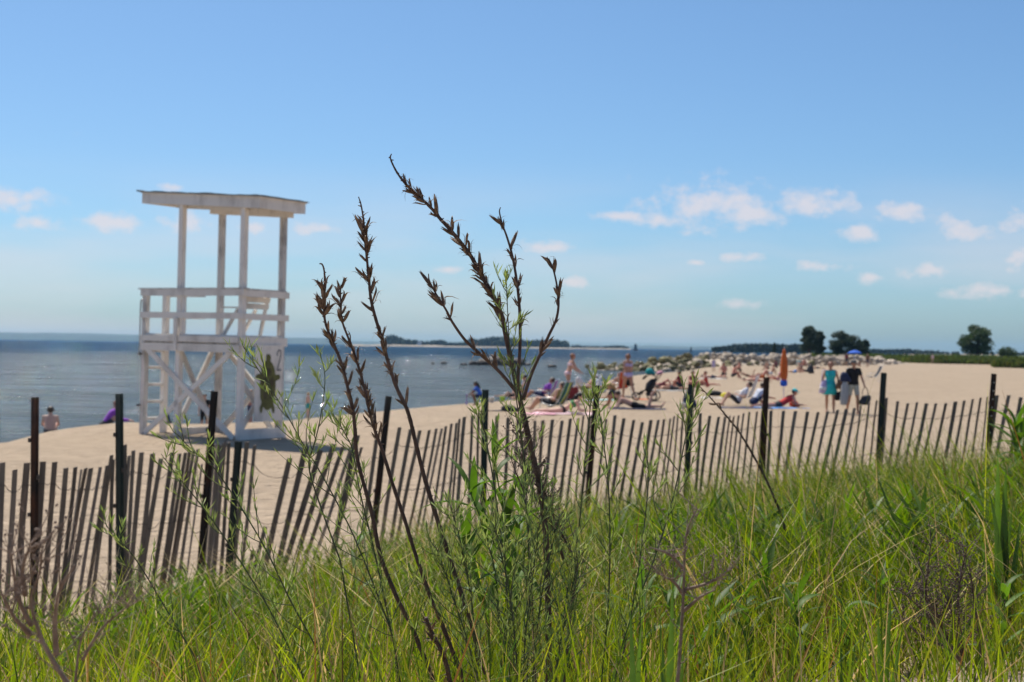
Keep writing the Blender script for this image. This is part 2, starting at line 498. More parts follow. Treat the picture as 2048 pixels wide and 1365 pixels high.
def sand_material():
    m = bpy.data.materials.new('dry_sand'); m.use_nodes = True
    nt = m.node_tree; N, L = nt.nodes.new, nt.links.new
    b = nt.nodes['Principled BSDF']
    b.inputs['Roughness'].default_value = 0.95; b.inputs['Specular IOR Level'].default_value = 0.15
    geo = N('ShaderNodeNewGeometry')
    def noise(scale, det, r=0.6):
        n = N('ShaderNodeTexNoise'); n.inputs['Scale'].default_value = scale; n.inputs['Detail'].default_value = det
        n.inputs['Roughness'].default_value = r; L(geo.outputs['Position'], n.inputs['Vector']); return n.outputs[0]
    big, mid, fine = noise(0.35, 4), noise(2.6, 6, 0.7), noise(60, 3)
    mx = N('ShaderNodeMix'); mx.data_type = 'RGBA'
    mr = N('ShaderNodeMapRange'); L(mid, mr.inputs['Value']); mr.inputs['From Min'].default_value = 0.35; mr.inputs['From Max'].default_value = 0.7
    L(mr.outputs[0], mx.inputs['Factor'])
    mx.inputs['A'].default_value = (0.505, 0.388, 0.276, 1); mx.inputs['B'].default_value = (0.385, 0.292, 0.207, 1)
    mx2 = N('ShaderNodeMix'); mx2.data_type = 'RGBA'; mx2.blend_type = 'MULTIPLY'
    mr2 = N('ShaderNodeMapRange'); L(big, mr2.inputs['Value']); mr2.inputs['To Min'].default_value = 0.82; mr2.inputs['To Max'].default_value = 1.14
    cc = N('ShaderNodeCombineColor')
    for i in range(3): L(mr2.outputs[0], cc.inputs[i])
    mx2.inputs['Factor'].default_value = 1; L(mx.outputs['Result'], mx2.inputs['A']); L(cc.outputs[0], mx2.inputs['B'])
    # wet sand next to the water: height above the water line
    sp = N('ShaderNodeSeparateXYZ'); L(geo.outputs['Position'], sp.inputs[0])
    wet = N('ShaderNodeMapRange'); L(sp.outputs[2], wet.inputs['Value'])
    wet.inputs['From Min'].default_value = -0.36; wet.inputs['From Max'].default_value = -0.50
    mx3 = N('ShaderNodeMix'); mx3.data_type = 'RGBA'; L(wet.outputs[0], mx3.inputs['Factor'])
    L(mx2.outputs['Result'], mx3.inputs['A']); mx3.inputs['B'].default_value = (0.20, 0.155, 0.115, 1)
    L(mx3.outputs['Result'], b.inputs['Base Color'])
    ad = N('ShaderNodeMath'); ad.operation = 'MULTIPLY_ADD'; L(mid, ad.inputs[0]); ad.inputs[1].default_value = 5.0; fs_ = N('ShaderNodeMath'); fs_.operation = 'MULTIPLY'; L(fine, fs_.inputs[0]); fs_.inputs[1].default_value = 0.15; L(fs_.outputs[0], ad.inputs[2])
    # footprints: dimples from a cell pattern
    vo = N('ShaderNodeTexVoronoi'); vo.inputs['Scale'].default_value = 2.1; L(geo.outputs['Position'], vo.inputs['Vector'])
    dm = N('ShaderNodeMapRange'); dm.interpolation_type = 'SMOOTHSTEP'; L(vo.outputs['Distance'], dm.inputs['Value'])
    dm.inputs['From Min'].default_value = 0.05; dm.inputs['From Max'].default_value = 0.32; dm.inputs['To Max'].default_value = 1.8
    trk = N('ShaderNodeTexNoise'); trk.inputs['Scale'].default_value = 1.0; trk.inputs['Detail'].default_value = 3
    tm = N('ShaderNodeMapping'); tm.inputs['Scale'].default_value = (0.25, 2.4, 1); tm.inputs['Rotation'].default_value = (0, 0, R(-14)); L(geo.outputs['Position'], tm.inputs[0]); L(tm.outputs[0], trk.inputs['Vector'])
    tk = N('ShaderNodeMath'); tk.operation = 'MULTIPLY_ADD'; L(trk.outputs[0], tk.inputs[0]); tk.inputs[1].default_value = 4.0; L(ad.outputs[0], tk.inputs[2]); ad = tk
    ad2 = N('ShaderNodeMath'); L(ad.outputs[0], ad2.inputs[0]); L(dm.outputs[0], ad2.inputs[1])
    bp = N('ShaderNodeBump'); bp.inputs['Strength'].default_value = 0.9; bp.inputs['Distance'].default_value = 0.065
    if 'Filter Width' in bp.inputs: bp.inputs['Filter Width'].default_value = 0.02
    L(ad2.outputs[0], bp.inputs['Height']); L(bp.outputs[0], b.inputs['Normal'])
    return m
M_SAND = sand_material()
def build_ground():
    ang = np.concatenate([np.linspace(-180, -32, 38, endpoint=False), np.linspace(-32, 32, 200, endpoint=False), np.linspace(32, 180, 38, endpoint=False)]) * np.pi / 180
    r = [0.0, 0.4]
    while r[-1] < 9300: r.append(r[-1] * 1.0215 + 0.02)
    r = np.array(r[1:])
    RR, AA = np.meshgrid(r, ang, indexing='ij')
    X, Y = RR * np.sin(AA), RR * np.cos(AA)
    Z = ground_z(X.ravel(), Y.ravel())
    V = np.stack([X.ravel(), Y.ravel(), Z], 1)
    n = len(ang)
    i, j = np.meshgrid(np.arange(len(r) - 1), np.arange(n), indexing='ij')
    a = (i * n + j).ravel(); b = (i * n + (j + 1) % n).ravel()
    F = np.stack([a, a + n, b + n, b], 1)
    c = len(V)
    V = np.vstack([V, [[0, 0, gz(0, 0)]]])
    F0 = np.stack([np.full(n, c), np.arange(n), (np.arange(n) + 1) % n, (np.arange(n) + 1) % n], 1)
    me = np_mesh('ground', V, F, M_SAND, smooth=True)
    tag(link('ground', me), 'pale sand beach and dune running back to the shore', kind='structure')
build_ground()

# ------------------------------------------------------------------ water
def water_material():
    m = bpy.data.materials.new('sea_water'); m.use_nodes = True
    nt = m.node_tree; N, L = nt.nodes.new, nt.links.new
    nt.nodes.remove(nt.nodes['Principled BSDF']); out = nt.nodes['Material Output']
    geo = N('ShaderNodeNewGeometry')
    # sandy shallows near the beach, deeper blue further out; a choppy sea mirrors only part of the sky
    ln = N('ShaderNodeVectorMath'); ln.operation = 'LENGTH'; L(geo.outputs['Position'], ln.inputs[0])
    wv = N('ShaderNodeTexNoise'); wv.inputs['Scale'].default_value = 0.012; wv.inputs['Detail'].default_value = 3; L(geo.outputs['Position'], wv.inputs['Vector'])
    wo = N('ShaderNodeMath'); wo.operation = 'MULTIPLY_ADD'; L(wv.outputs[0], wo.inputs[0]); wo.inputs[1].default_value = 260; L(ln.outputs['Value'], wo.inputs[2])
    mr = N('ShaderNodeMapRange'); mr.interpolation_type = 'SMOOTHSTEP'
    L(wo.outputs[0], mr.inputs['Value']); mr.inputs['From Min'].default_value = 300; mr.inputs['From Max'].default_value = 560
    mx = N('ShaderNodeMix'); mx.data_type = 'RGBA'; L(mr.outputs[0], mx.inputs['Factor'])
    mx.inputs['A'].default_value = (0.082, 0.100, 0.102, 1); mx.inputs['B'].default_value = (0.016, 0.052, 0.100, 1)
    df = N('ShaderNodeBsdfDiffuse'); L(mx.outputs['Result'], df.inputs['Color'])
    gl = N('ShaderNodeBsdfGlossy'); gl.inputs['Roughness'].default_value = 0.045
    ms = N('ShaderNodeMixShader'); L(df.outputs[0], ms.inputs[1]); L(gl.outputs[0], ms.inputs[2]); L(ms.outputs[0], out.inputs['Surface'])
    fr = N('ShaderNodeMapRange'); L(mr.outputs[0], fr.inputs['Value']); fr.inputs['To Min'].default_value = 0.30; fr.inputs['To Max'].default_value = 0.16
    rp = N('ShaderNodeMapping'); rp.inputs['Scale'].default_value = (0.10, 0.45, 1); rp.inputs['Rotation'].default_value = (0, 0, R(12)); L(geo.outputs['Position'], rp.inputs[0])
    rn = N('ShaderNodeTexNoise'); rn.inputs['Scale'].default_value = 1; rn.inputs['Detail'].default_value = 7; rn.inputs['Roughness'].default_value = 0.7; L(rp.outputs[0], rn.inputs['Vector'])
    rm = N('ShaderNodeMapRange'); L(rn.outputs[0], rm.inputs['Value']); rm.inputs['From Min'].default_value = 0.3; rm.inputs['From Max'].default_value = 0.7; rm.inputs['To Min'].default_value = 0.45; rm.inputs['To Max'].default_value = 1.55
    rf = N('ShaderNodeMath'); rf.operation = 'MULTIPLY'; L(fr.outputs[0], rf.inputs[0]); L(rm.outputs[0], rf.inputs[1])      # ruffled and smooth patches
    L(rf.outputs[0], ms.inputs[0])
    def noise(sx, sy, det, rough=0.55):
        mp = N('ShaderNodeMapping'); mp.inputs['Scale'].default_value = (sx, sy, 1); mp.inputs['Rotation'].default_value = (0, 0, R(24))
        L(geo.outputs['Position'], mp.inputs[0])
        n = N('ShaderNodeTexNoise'); n.inputs['Scale'].default_value = 1; n.inputs['Detail'].default_value = det; n.inputs['Roughness'].default_value = rough
        L(mp.outputs[0], n.inputs['Vector']); return n.outputs[0]
    w1, w2 = noise(0.45, 1.0, 4), noise(2.0, 3.6, 5, 0.65)
    ad = N('ShaderNodeMath'); ad.operation = 'MULTIPLY_ADD'; L(w2, ad.inputs[0]); ad.inputs[1].default_value = 0.75; L(w1, ad.inputs[2])
    bp = N('ShaderNodeBump'); bp.inputs['Strength'].default_value = 1.0; bp.inputs['Distance'].default_value = 0.57
    if 'Filter Width' in bp.inputs: bp.inputs['Filter Width'].default_value = 0.005
    L(ad.outputs[0], bp.inputs['Height']); L(bp.outputs[0], gl.inputs['Normal']); L(bp.outputs[0], df.inputs['Normal'])
    return m
M_SEA = water_material()
def build_sea():
    # rings of water out to the horizon, gently uneven near the shore
    r = [6.0]
    while r[-1] < 9200: r.append(r[-1] * 1.03)
    r = np.array(r)
    ang = np.concatenate([np.linspace(-180, -30, 50, endpoint=False), np.linspace(-30, 30, 150, endpoint=False), np.linspace(30, 180, 50, endpoint=False)]) * np.pi / 180
    RR, AA = np.meshgrid(r, ang, indexing='ij')
    X, Y = (RR * np.sin(AA)).ravel(), (RR * np.cos(AA)).ravel()
    Z = WATER_Z + 0.03 * wob(X, Y, 6.0, 1) * np.clip(1 - RR.ravel() / 400, 0, 1)
    n = len(ang)
    i, j = np.meshgrid(np.arange(len(r) - 1), np.arange(n), indexing='ij')
    a = (i * n + j).ravel(); b = (i * n + (j + 1) % n).ravel()
    F = np.stack([a, a + n, b + n, b], 1)
    tag(link('sea_water', np_mesh('sea_water', np.stack([X, Y, Z], 1), F, M_SEA, smooth=True)), 'grey blue rippled sea water beside the beach', kind='structure')
build_sea()
# ------------------------------------------------------------------ lifeguard tower
M_WHITE = mat('weathered_white_paint', (0.76, 0.71, 0.65), 0.65, col2=(0.34, 0.30, 0.265), scale=2.6, bump=0.25, bscale=30, stretch=(1, 1, 0.45), lo=0.50, hi=0.86, rnd_var=0.06)
M_WHITE_WORN = mat('worn_white_paint', (0.60, 0.57, 0.535), 0.7, col2=(0.13, 0.11, 0.095), scale=2.2, bump=0.3, bscale=30, stretch=(2, 2, 0.7), lo=0.50, hi=0.74, rnd_var=0.05)
M_ROOFTOP = mat('grey_roof_sheet', (0.16, 0.165, 0.16), 0.8, 0.5, 6, 0.3)
M_BOLT = mat('dark_iron', (0.03, 0.03, 0.032), 0.6)
M_PIPE = mat('galvanised_pipe', (0.35, 0.36, 0.37), 0.45, metal=0.6)
M_TURTLE = mat('olive_paint', (0.125, 0.125, 0.035), 0.7, 0.4, 6)
M_TURTLE_DARK = mat('dark_olive_paint', (0.075, 0.06, 0.03), 0.7, 0.3, 6)
M_NUM = mat('grey_stencil_paint', (0.13, 0.13, 0.14), 0.7)

def build_tower():
    base = at(478, 884, 29.5)
    th = math.atan2(-0.572, 0.82)
    root = empty('lifeguard_tower', (base.x, base.y, 0.0), 0, 'tall white weathered wooden lifeguard tower with roof, railings and ladder', 'lifeguard tower')
    root.rotation_euler = Euler((0, R(1.0), th), 'XYZ')
    # the lean to the right happens in world X: compose explicitly
    root.rotation_euler = (Matrix.Rotation(R(0.6), 3, 'Y') @ Matrix.Rotation(th, 3, 'Z')).to_euler()
    def P(name, mb, m=M_WHITE, parent=root): return mb.build(name, m, parent)
    pw = 0.118
    DZ = 2.20                                 # deck top
    XL, XM, D, DL = -2.97, -1.87, 1.15, 0.57
    roof_z = lambda x: 4.825 - 0.066 * x
    lo = -0.35
    for (x, y, m) in ((0, 0, M_WHITE), (XM, 0, M_WHITE), (XM, D, M_WHITE_WORN), (0, D, M_WHITE_WORN)):
        P('roof_post', MB().bar((x, y, lo), (x, y, roof_z(x) + 0.02), pw, pw, (0, 1, 0)), m)
    for (x, y) in ((XL, 0), (XL, DL)):
        P('landing_post', MB().bar((x, y, lo), (x, y, 3.07), pw, pw, (0, 1, 0)), M_WHITE_WORN if y == 0 else M_WHITE)
    # deck planks (each board), joists and fascia
    for i in range(8):
        y = 0.02 + i * 0.152
        x0 = XL - 0.02 if y < DL + 0.05 else XM - 0.05
        P('deck_plank', MB().box(((x0 + 0.06) / 2, y, DZ - 0.018), (0.06 - x0, 0.143, 0.036)))
    e = pw / 2 + 0.021
    P('upper_fascia_board', MB().box(((XL) / 2, -e, DZ - 0.10), (-XL - pw * 0.2, 0.038, 0.13)))
    P('lower_fascia_board', MB().box(((XL) / 2, -e - 0.004, DZ - 0.285), (-XL + pw * 0.6, 0.04, 0.165)), M_WHITE)
    P('joist', MB().box((XL / 2, 0.02, DZ - 0.16), (-XL - 0.13, 0.04, 0.13)), M_WHITE_WORN)
    P('joist', MB().box((XM / 2, D, DZ - 0.14), (-XM - 0.13, 0.04, 0.19)))
    P('end_fascia_board', MB().box((e, D / 2, DZ - 0.13), (0.038, D + 0.2, 0.18)))
    P('end_fascia_board', MB().box((XL - e, DL / 2, DZ - 0.13), (0.038, DL + 0.1, 0.18)))
    # railings
    for z, h in ((3.085, 0.135), (2.60, 0.13)):
        P('rail_board', MB().box((XL / 2 + 0.02, -e, z), (-XL + 0.20, 0.038, h)))
        P('rail_board', MB().box((e + 0.002, D / 2 + 0.03, z - 0.01), (0.038, D + 0.2, h)))
        P('rail_board', MB().box(((XL + XM) / 2, DL + e, z), (XM - XL + 0.10, 0.038, h)))
    P('rail_cap', MB().box((XL / 2, -0.03, 3.172), (-XL + 0.30, 0.15, 0.03)), M_WHITE_WORN)
    P('rail_cap', MB().box((0.03, D / 2 + 0.06, 3.160), (0.14, D - 0.02, 0.03)), M_WHITE_WORN)
    P('rail_post', MB().bar((XM + 0.16, -e + 0.04, DZ), (XM + 0.16, -e + 0.04, 3.02), 0.09, 0.04, (0, 1, 0)))
    P('rail_post', MB().bar((XM - 0.01, -e - 0.042, DZ - 0.36), (XM - 0.01, -e - 0.042, 2.54), 0.10, 0.036, (0, 1, 0)))
    # cross braces
    def brace(p0, p1, up, m=M_WHITE): P('brace', MB().bar(p0, p1, 0.115, 0.038, up), m)
    brace((XL + 0.02, -e - 0.001, DZ - 0.24), (-0.08, -e - 0.001, 0.05), (0, 1, 0))
    brace((XL + 0.10, -e + 0.040, 0.02), (-0.03, -e + 0.040, DZ - 0.20), (0, 1, 0))
    brace((XM + 0.02, D + e, DZ - 0.22), (0.02, D + e, 0.45), (0, 1, 0))
    brace((XM + 0.0, D + e - 0.042, 0.02), (0.0, D + e - 0.042, DZ - 0.55), (0, 1, 0))
    brace((XM - 0.08, 0.02, DZ - 0.22), (XM - 0.08, D, 0.10), (1, 0, 0), M_WHITE_WORN)
    brace((XM - 0.125, D, DZ - 0.22), (XM - 0.125, 0.05, 0.10), (1, 0, 0))
    brace((-0.07, 0.0, 0.10), (-0.07, D, 1.55), (1, 0, 0))
    brace((-0.112, D, 0.10), (-0.112, 0.02, 1.35), (1, 0, 0))
    P('sill_board', MB().box((e + 0.001, D / 2 + 0.02, 0.13), (0.04, D + 0.22, 0.25)))
    P('sill_board', MB().box((XM, D / 2, 0.10), (0.04, D - 0.14, 0.16)))
    # ladder on the left end
    for i in range(5):
        z = 0.32 + i * 0.375
        P('ladder_rung', MB().box((XL - 0.02, DL / 2, z), (0.09, DL - pw - 0.004, 0.065)), M_WHITE)
    for z in (0.62, 1.75):
        P('bolt', MB().tube([(XL - 0.06, -0.05, z), (XL - 0.06, -0.13, z)], 0.03, 8), M_BOLT)
    hx = XL - 0.17
    P('grab_rail', MB().tube(catmull([(XL - 0.05, 0.0, 2.92), (hx, 0, 2.90), (hx - 0.01, 0, 2.4), (hx, 0, 1.72), (XL - 0.05, 0.0, 1.66)], 5), 0.017, 8), M_PIPE)
    # front panel with the painted turtle and the number
    px_ = e + 0.052
    panel = P('sign_panel', MB().box((px_, 0.68, 1.21), (0.022, 0.80, 1.60)))
    Mx = Matrix(((0, 0, 1, px_ + 0.0125), (1, 0, 0, 0.68), (0, 1, 0, 1.21), (0, 0, 0, 1)))
    out = []
    half = [(0.0, 0.60), (0.030, 0.595), (0.052, 0.56), (0.055, 0.51), (0.045, 0.465), (0.085, 0.43), (0.125, 0.37), (0.155, 0.29), (0.17, 0.20), (0.25, 0.205), (0.285, 0.17), (0.28, 0.115), (0.175, 0.105),
            (0.185, 0.0), (0.18, -0.12), (0.165, -0.25), (0.14, -0.36), (0.175, -0.47), (0.165, -0.555), (0.12, -0.55), (0.095, -0.45), (0.05, -0.48)]
    ctl = half + [(0.0, -0.50)] + [(-x * (0.97 + 0.05 * (i % 2)), y + 0.012 * (i % 3)) for i, (x, y) in reversed(list(enumerate(half)))][:-1]
    mb = MB()
    body = [(x * 1.28 - 0.03, y * 1.08 - 0.04) for x, y in ctl]
    c0 = Mx @ Vector((-0.03, -0.05, 0.002))
    vs = [c0] + [Mx @ Vector((x, y, 0.002)) for x, y in body]
    mb.add(vs, [(0, i + 1, (i + 1) % len(body) + 1) for i in range(len(body))])
    t = mb.build('painted_turtle', M_TURTLE, panel)
    mb = MB()
    for (sx, sy, rx, ry) in ((-0.02, 0.23, 0.085, 0.10), (-0.10, 0.02, 0.055, 0.10), (0.07, 0.02, 0.055, 0.10), (-0.02, -0.02, 0.045, 0.12), (-0.08, -0.25, 0.05, 0.10), (0.05, -0.25, 0.05, 0.10)):
        c = Mx @ Vector((sx * 1.25, sy, 0.004))
        ring = [Mx @ Vector((sx * 1.25 + rx * 1.25 * math.cos(a * math.pi / 3), sy + ry * math.sin(a * math.pi / 3), 0.004)) for a in range(6)]
        mb.add([c] + ring, [(0, i + 1, (i + 1) % 6 + 1) for i in range(6)])
    mb.build('painted_shell_plates', M_TURTLE_DARK, panel)
    # the numeral 2 as a stencilled stroke
    pts = [(0.225, 0.58), (0.24, 0.66), (0.28, 0.70), (0.325, 0.68), (0.335, 0.61), (0.31, 0.50), (0.27, 0.38), (0.235, 0.28)]
    mb = MB()
    def stroke(pl, w):
        for a, b in zip(pl[:-1], pl[1:]):
            d = Vector((b[0] - a[0], b[1] - a[1])); d.normalize(); nrm = Vector((-d.y, d.x)) * w / 2; ex = d * w * 0.25
            q = [(a[0] - ex.x - nrm.x, a[1] - ex.y - nrm.y), (b[0] + ex.x - nrm.x, b[1] + ex.y - nrm.y), (b[0] + ex.x + nrm.x, b[1] + ex.y + nrm.y), (a[0] - ex.x + nrm.x, a[1] - ex.y + nrm.y)]
            zz = 0.003 + 0.0004 * len(mb.f)
            mb.add([Mx @ Vector((x, y, zz)) for x, y in q], [(0, 1, 2, 3)])
    stroke(pts, 0.03); stroke([(0.225, 0.275), (0.345, 0.275)], 0.035)
    mb.build('painted_number_two', M_NUM, panel)
    # roof: fascia boards, soffit, rafters and the overhanging sheet
    x0, x1, y0, y1 = -3.03, 0.50, -0.105, D + 0.09
    zt = lambda x: roof_z(x) + 0.24
    zb = lambda x: roof_z(x) + 0.02
    def slope_box(xa, xb, ya, yb, za0, za1, zb0, zb1):
        v = [(xa, ya, za0), (xb, ya, zb0), (xb, yb, zb0), (xa, yb, za0), (xa, ya, za1), (xb, ya, zb1), (xb, yb, zb1), (xa, yb, za1)]
        return MB().add(v, [(3, 2, 1, 0), (4, 5, 6, 7), (0, 1, 5, 4), (1, 2, 6, 5), (2, 3, 7, 6), (3, 0, 4, 7)])
    P('roof_fascia', slope_box(x0, x1, y0, y0 + 0.04, zb(x0), zt(x0), zb(x1), zt(x1)))
    P('roof_fascia', slope_box(x0, x1, y1 - 0.04, y1, zb(x0), zt(x0), zb(x1), zt(x1)))
    P('roof_fascia', MB().box((x1 + 0.021, (y0 + y1) / 2, (zb(x1) + zt(x1)) / 2), (0.04, y1 - y0, 0.22)))
    P('roof_fascia', MB().box((x0 - 0.021, (y0 + y1) / 2, (zb(x0) + zt(x0)) / 2), (0.04, y1 - y0, 0.22)))
    P('roof_beam', slope_box(XM - 0.3, 0.25, D - 0.10, D + 0.04, zb(XM - 0.3) - 0.10, zb(XM - 0.3) + 0.06, zb(0.25) - 0.10, zb(0.25) + 0.06))
    P('roof_beam', slope_box(XM - 0.3, 0.25, 0.065, 0.105, zb(XM - 0.3) - 0.06, zb(XM - 0.3) + 0.10, zb(0.25) - 0.06, zb(0.25) + 0.10))
    for i in range(5):
        x = x0 + 0.30 + i * (x1 - x0 - 0.6) / 4
        P('rafter', slope_box(x - 0.02, x + 0.02, y0 + 0.045, y1 - 0.045, zb(x) + 0.11, zt(x) - 0.03, zb(x) + 0.11, zt(x) - 0.03))
    n = 6                                         # roof boards under the sheet, each with its own edges
    for i in range(n):
        ya = y0 - 0.03 + i * (y1 - y0 + 0.06) / n; yb = ya + (y1 - y0 + 0.06) / n - 0.006
        P('roof_board', slope_box(x0 - 0.06, x1 + 0.07, ya, yb, zt(x0 - 0.06) + 0.002, zt(x0 - 0.06) + 0.022, zt(x1 + 0.07) + 0.002, zt(x1 + 0.07) + 0.022))
    r2 = random.Random(2)
    mb = MB()
    nx, ny = 26, 10
    V, Fq = [], []
    for layer in (0, 1):
        for j in range(ny + 1):
            for i in range(nx + 1):
                x = x0 - 0.16 + i * (x1 - x0 + 0.25) / nx; y = y0 - 0.06 + j * (y1 - y0 + 0.12) / ny
                edge = i > nx - 3 or j == 0
                dz = (r2.uniform(-0.004, 0.020) if edge else r2.uniform(0, 0.004)) if layer else 0
                V.append((x, y, zt(x) + 0.026 + (0.016 if layer else 0) + (dz if layer else 0)))
    S = (nx + 1) * (ny + 1)
    for j in range(ny):
        for i in range(nx):
            a = j * (nx + 1) + i
            Fq.append((a, a + nx + 1, a + nx + 2, a + 1)); Fq.append((S + a, S + a + 1, S + a + nx + 2, S + a + nx + 1))
    for i in range(nx):
        a = i; Fq.append((a, a + 1, S + a + 1, S + a)); a = ny * (nx + 1) + i; Fq.append((a + 1, a, S + a, S + a + 1))
    for j in range(ny):
        a = j * (nx + 1); Fq.append((a + nx + 1, a, S + a, S + a + nx + 1)); a += nx; Fq.append((a, a + nx + 1, S + a + nx + 1, S + a))
    P('roof_sheet', MB().add(V, Fq), M_ROOFTOP)
    # lifeguard's chair on the deck (stands on it: a thing of its own)
    ch = empty('lifeguard_chair', (0, 0, 0), 0, 'white wooden high backed chair on the deck of the lifeguard tower', 'chair')
    bpy.context.view_layer.update()
    loc = root.matrix_basis @ Vector((-0.52, 0.62, DZ + 0.002))
    ch.location = loc; ch.rotation_euler = root.rotation_euler
    def C(name, mb): return mb.build(name, M_WHITE, ch)
    for s in (-1, 1):
        C('leg', MB().bar((-0.38, s * 0.27, 0.0), (0.02, s * 0.26, 0.55), 0.05, 0.07, (0, 1, 0)))
        C('back_leg', MB().bar((0.12, s * 0.31, 0.0), (0.36, s * 0.30, 0.95), 0.05, 0.07, (0, 1, 0)))
        C('armrest', MB().box((-0.06, s * 0.33, 0.585), (0.56, 0.09, 0.03)))
    for k in range(4): C('seat_slat', MB().box((-0.24 + k * 0.125, 0, 0.40), (0.115, 0.48, 0.025)))
    for k in range(3): C('back_slat', MB().bar((0.30 + k * 0.035, -0.36, 0.62 + k * 0.135), (0.30 + k * 0.035, 0.36, 0.62 + k * 0.135), 0.028, 0.118, (0.25, 0, 1)))
build_tower()

# ------------------------------------------------------------------ sand fence
M_PICKET = mat('weathered_picket_wood', (0.235, 0.192, 0.155), 0.85, col2=(0.105, 0.086, 0.072), scale=5, bump=0.5, bscale=30, stretch=(3, 3, 0.35), lo=0.3, hi=0.75, rnd_var=0.3)
M_POSTG = mat('dark_green_steel', (0.010, 0.022, 0.019), 0.5, 0.4, 12, rnd_var=0.2)
M_POSTR = mat('rusty_steel', (0.016, 0.011, 0.009), 0.75, col2=(0.12, 0.038, 0.012), scale=3.5, bump=0.4, bscale=60, stretch=(1.5, 1.5, 0.6), lo=0.48, hi=0.76)
M_WIRE = mat('rusty_wire', (0.09, 0.075, 0.065), 0.6, metal=0.5)
def build_fence():
    org = Vector((0, 12.6, gz(0, 12.6)))
    root = empty('sand_fence', org, 0, 'long weathered picket and wire sand fence with steel posts along the dune', 'fence')
    r2 = random.Random(8)
    wire_rows = [[], [], []]
    tops = []
    for idx, (x, y, s, w) in enumerate(PICKETS):
        Y = fence_Y(x) + r2.uniform(-0.03, 0.03)
        top = at(x, y, Y); low = at(x + s, y + 100, Y)
        d = (low - top).normalized()
        d = (d + Vector((0, r2.uniform(-0.03, 0.05), 0))).normalized()
        full = 0.040 * F_PX / Y
        c = max(0.3, min(1.0, w / full))
        width = max(0.036, min(0.047, w * Y / F_PX)) if c >= 1 else (0.036 if c > 0.7 else 0.030)
        yaw = math.acos(min(1, c))
        yaw *= 1 if r2.random() < 0.8 else -1
        L_ = PICKET_LEN + r2.uniform(-0.03, 0.03)
        broken = 428 <= x <= 450
        # a split lath: slightly tapering, crooked board with a rough sawn top
        n = 5
        sx = Vector((math.cos(yaw), math.sin(yaw), 0)); sx = (sx - d * sx.dot(d)).normalized(); sy = d.cross(sx)
        vs, fs = [], []
        bow = r2.uniform(-0.012, 0.012)
        for i in range(n + 1):
            t = i / n
            p = top + d * (L_ * t + (0.12 if t == 1 else 0)) + sx * bow * math.sin(t * math.pi) + sy * r2.uniform(-0.003, 0.003)
            ww = width * (1 + r2.uniform(-0.06, 0.06)) / 2; th = 0.0036
            for a, b in ((-1, -1), (1, -1), (1, 1), (-1, 1)):
                q = p + sx * ww * a + sy * th * b
                if i == 0:
                    q = q - d * (r2.uniform(0.0, 0.05) if broken else (r2.uniform(0, 0.004) + (0.006 if a > 0 else 0)))
                vs.append(q - org)
        for i in range(n):
            for k in range(4):
                a, b = i * 4 + k, i * 4 + (k + 1) % 4
                fs.append((a, b, b + 4, a + 4))
        fs += [(3, 2, 1, 0), (n * 4, n * 4 + 1, n * 4 + 2, n * 4 + 3)]
        MB().add(vs, fs).build('picket', M_PICKET, root)
        for k, dist in enumerate((0.15, 0.53, 0.92)):
            wire_rows[k].append((top + d * dist, sx, sy, width))
        tops.append(top)
    # two fallen picket stubs in the broken stretch
    for (x, y, s, ln) in ((531, 1054, -27, 0.34), (507, 1101, -25, 0.25)):
        Y = 11.5; top = at(x, y, Y); low = at(x + s, y + 100, Y); d = (low - top).normalized()
        MB().bar(top - org, top + d * (ln + 0.2) - org, 0.032, 0.011, (0, 1, 0)).build('picket', M_PICKET, root)
    # twisted wire pairs: front and back strand crossing between the pickets
    for row in wire_rows:
        for ph in (0, 1):
            pts = []
            for i, (p, sx, sy, w) in enumerate(row):
                sgn = 1 if (i + ph) % 2 else -1
                off = sy * sgn * 0.010
                pts.append(p + off - sx * w * 0.5 - org); pts.append(p + off + sx * w * 0.5 - org)
                if i < len(row) - 1:
                    q = row[i + 1][0]
                    gap = (q - p).length
                    sag = 0.008 if gap < 0.16 else 0.05
                    for f in ((0.5,) if gap < 0.16 else (0.15, 0.3, 0.45, 0.6, 0.75, 0.88)):
                        pts.append(p.lerp(q, f) - Vector((0, 0, sag * 4 * f * (1 - f) + r2.uniform(-0.005, 0.005))) - org)
            MB().tube(pts, 0.0018, 4).build('wire', M_WIRE, root)
    # steel posts: photo top x,y and a lower point, rust or green
    posts = [(68, 795, 66, 1100, 0), (237, 788, 238, 1100, 1), (428, 783, 401, 1120, 0), (476, 884, 459, 1109, 1), (777, 793, 751.5, 1019, 0), (971, 780, 966, 1015, 1),
             (1195, 771, 1173, 1026, 0), (1383, 769, 1374, 965, 1), (1534, 755, 1524, 985, 0), (1769, 746, 1758.5, 911, 1), (1989.5, 748, 1978, 894, 0)]
    for (x, y, xb, yb, green) in posts:
        Y = fence_Y(x) - 0.05
        top = at(x, y, Y); low = at(xb, yb, Y); d = (low - top).normalized()
        foot_z = gz(low.x, Y) - 0.3
        L_ = (top.z - foot_z) / max(0.3, -d.z)
        sx = Vector((1, 0, 0)); sx = (sx - d * sx.dot(d)).normalized(); sy = d.cross(sx)
        if sy.y > 0: sy = -sy
        # U-channel section, open side away from the camera, with wings
        prof = [(-0.031, 0.020), (-0.018, 0.020), (-0.013, 0.0), (0.013, 0.0), (0.018, 0.020), (0.031, 0.020), (0.031, 0.024), (0.021, 0.024), (0.016, 0.004), (-0.016, 0.004), (-0.021, 0.024), (-0.031, 0.024)]
        prof = [(a * (0.95 if green else 0.9), -b) for a, b in prof]
        n = len(prof)
        vs = [top + sx * a + sy * b - org for a, b in prof] + [top + d * L_ + sx * a + sy * b - org for a, b in prof]
        fs = [(i, (i + 1) % n, n + (i + 1) % n, n + i) for i in range(n)]
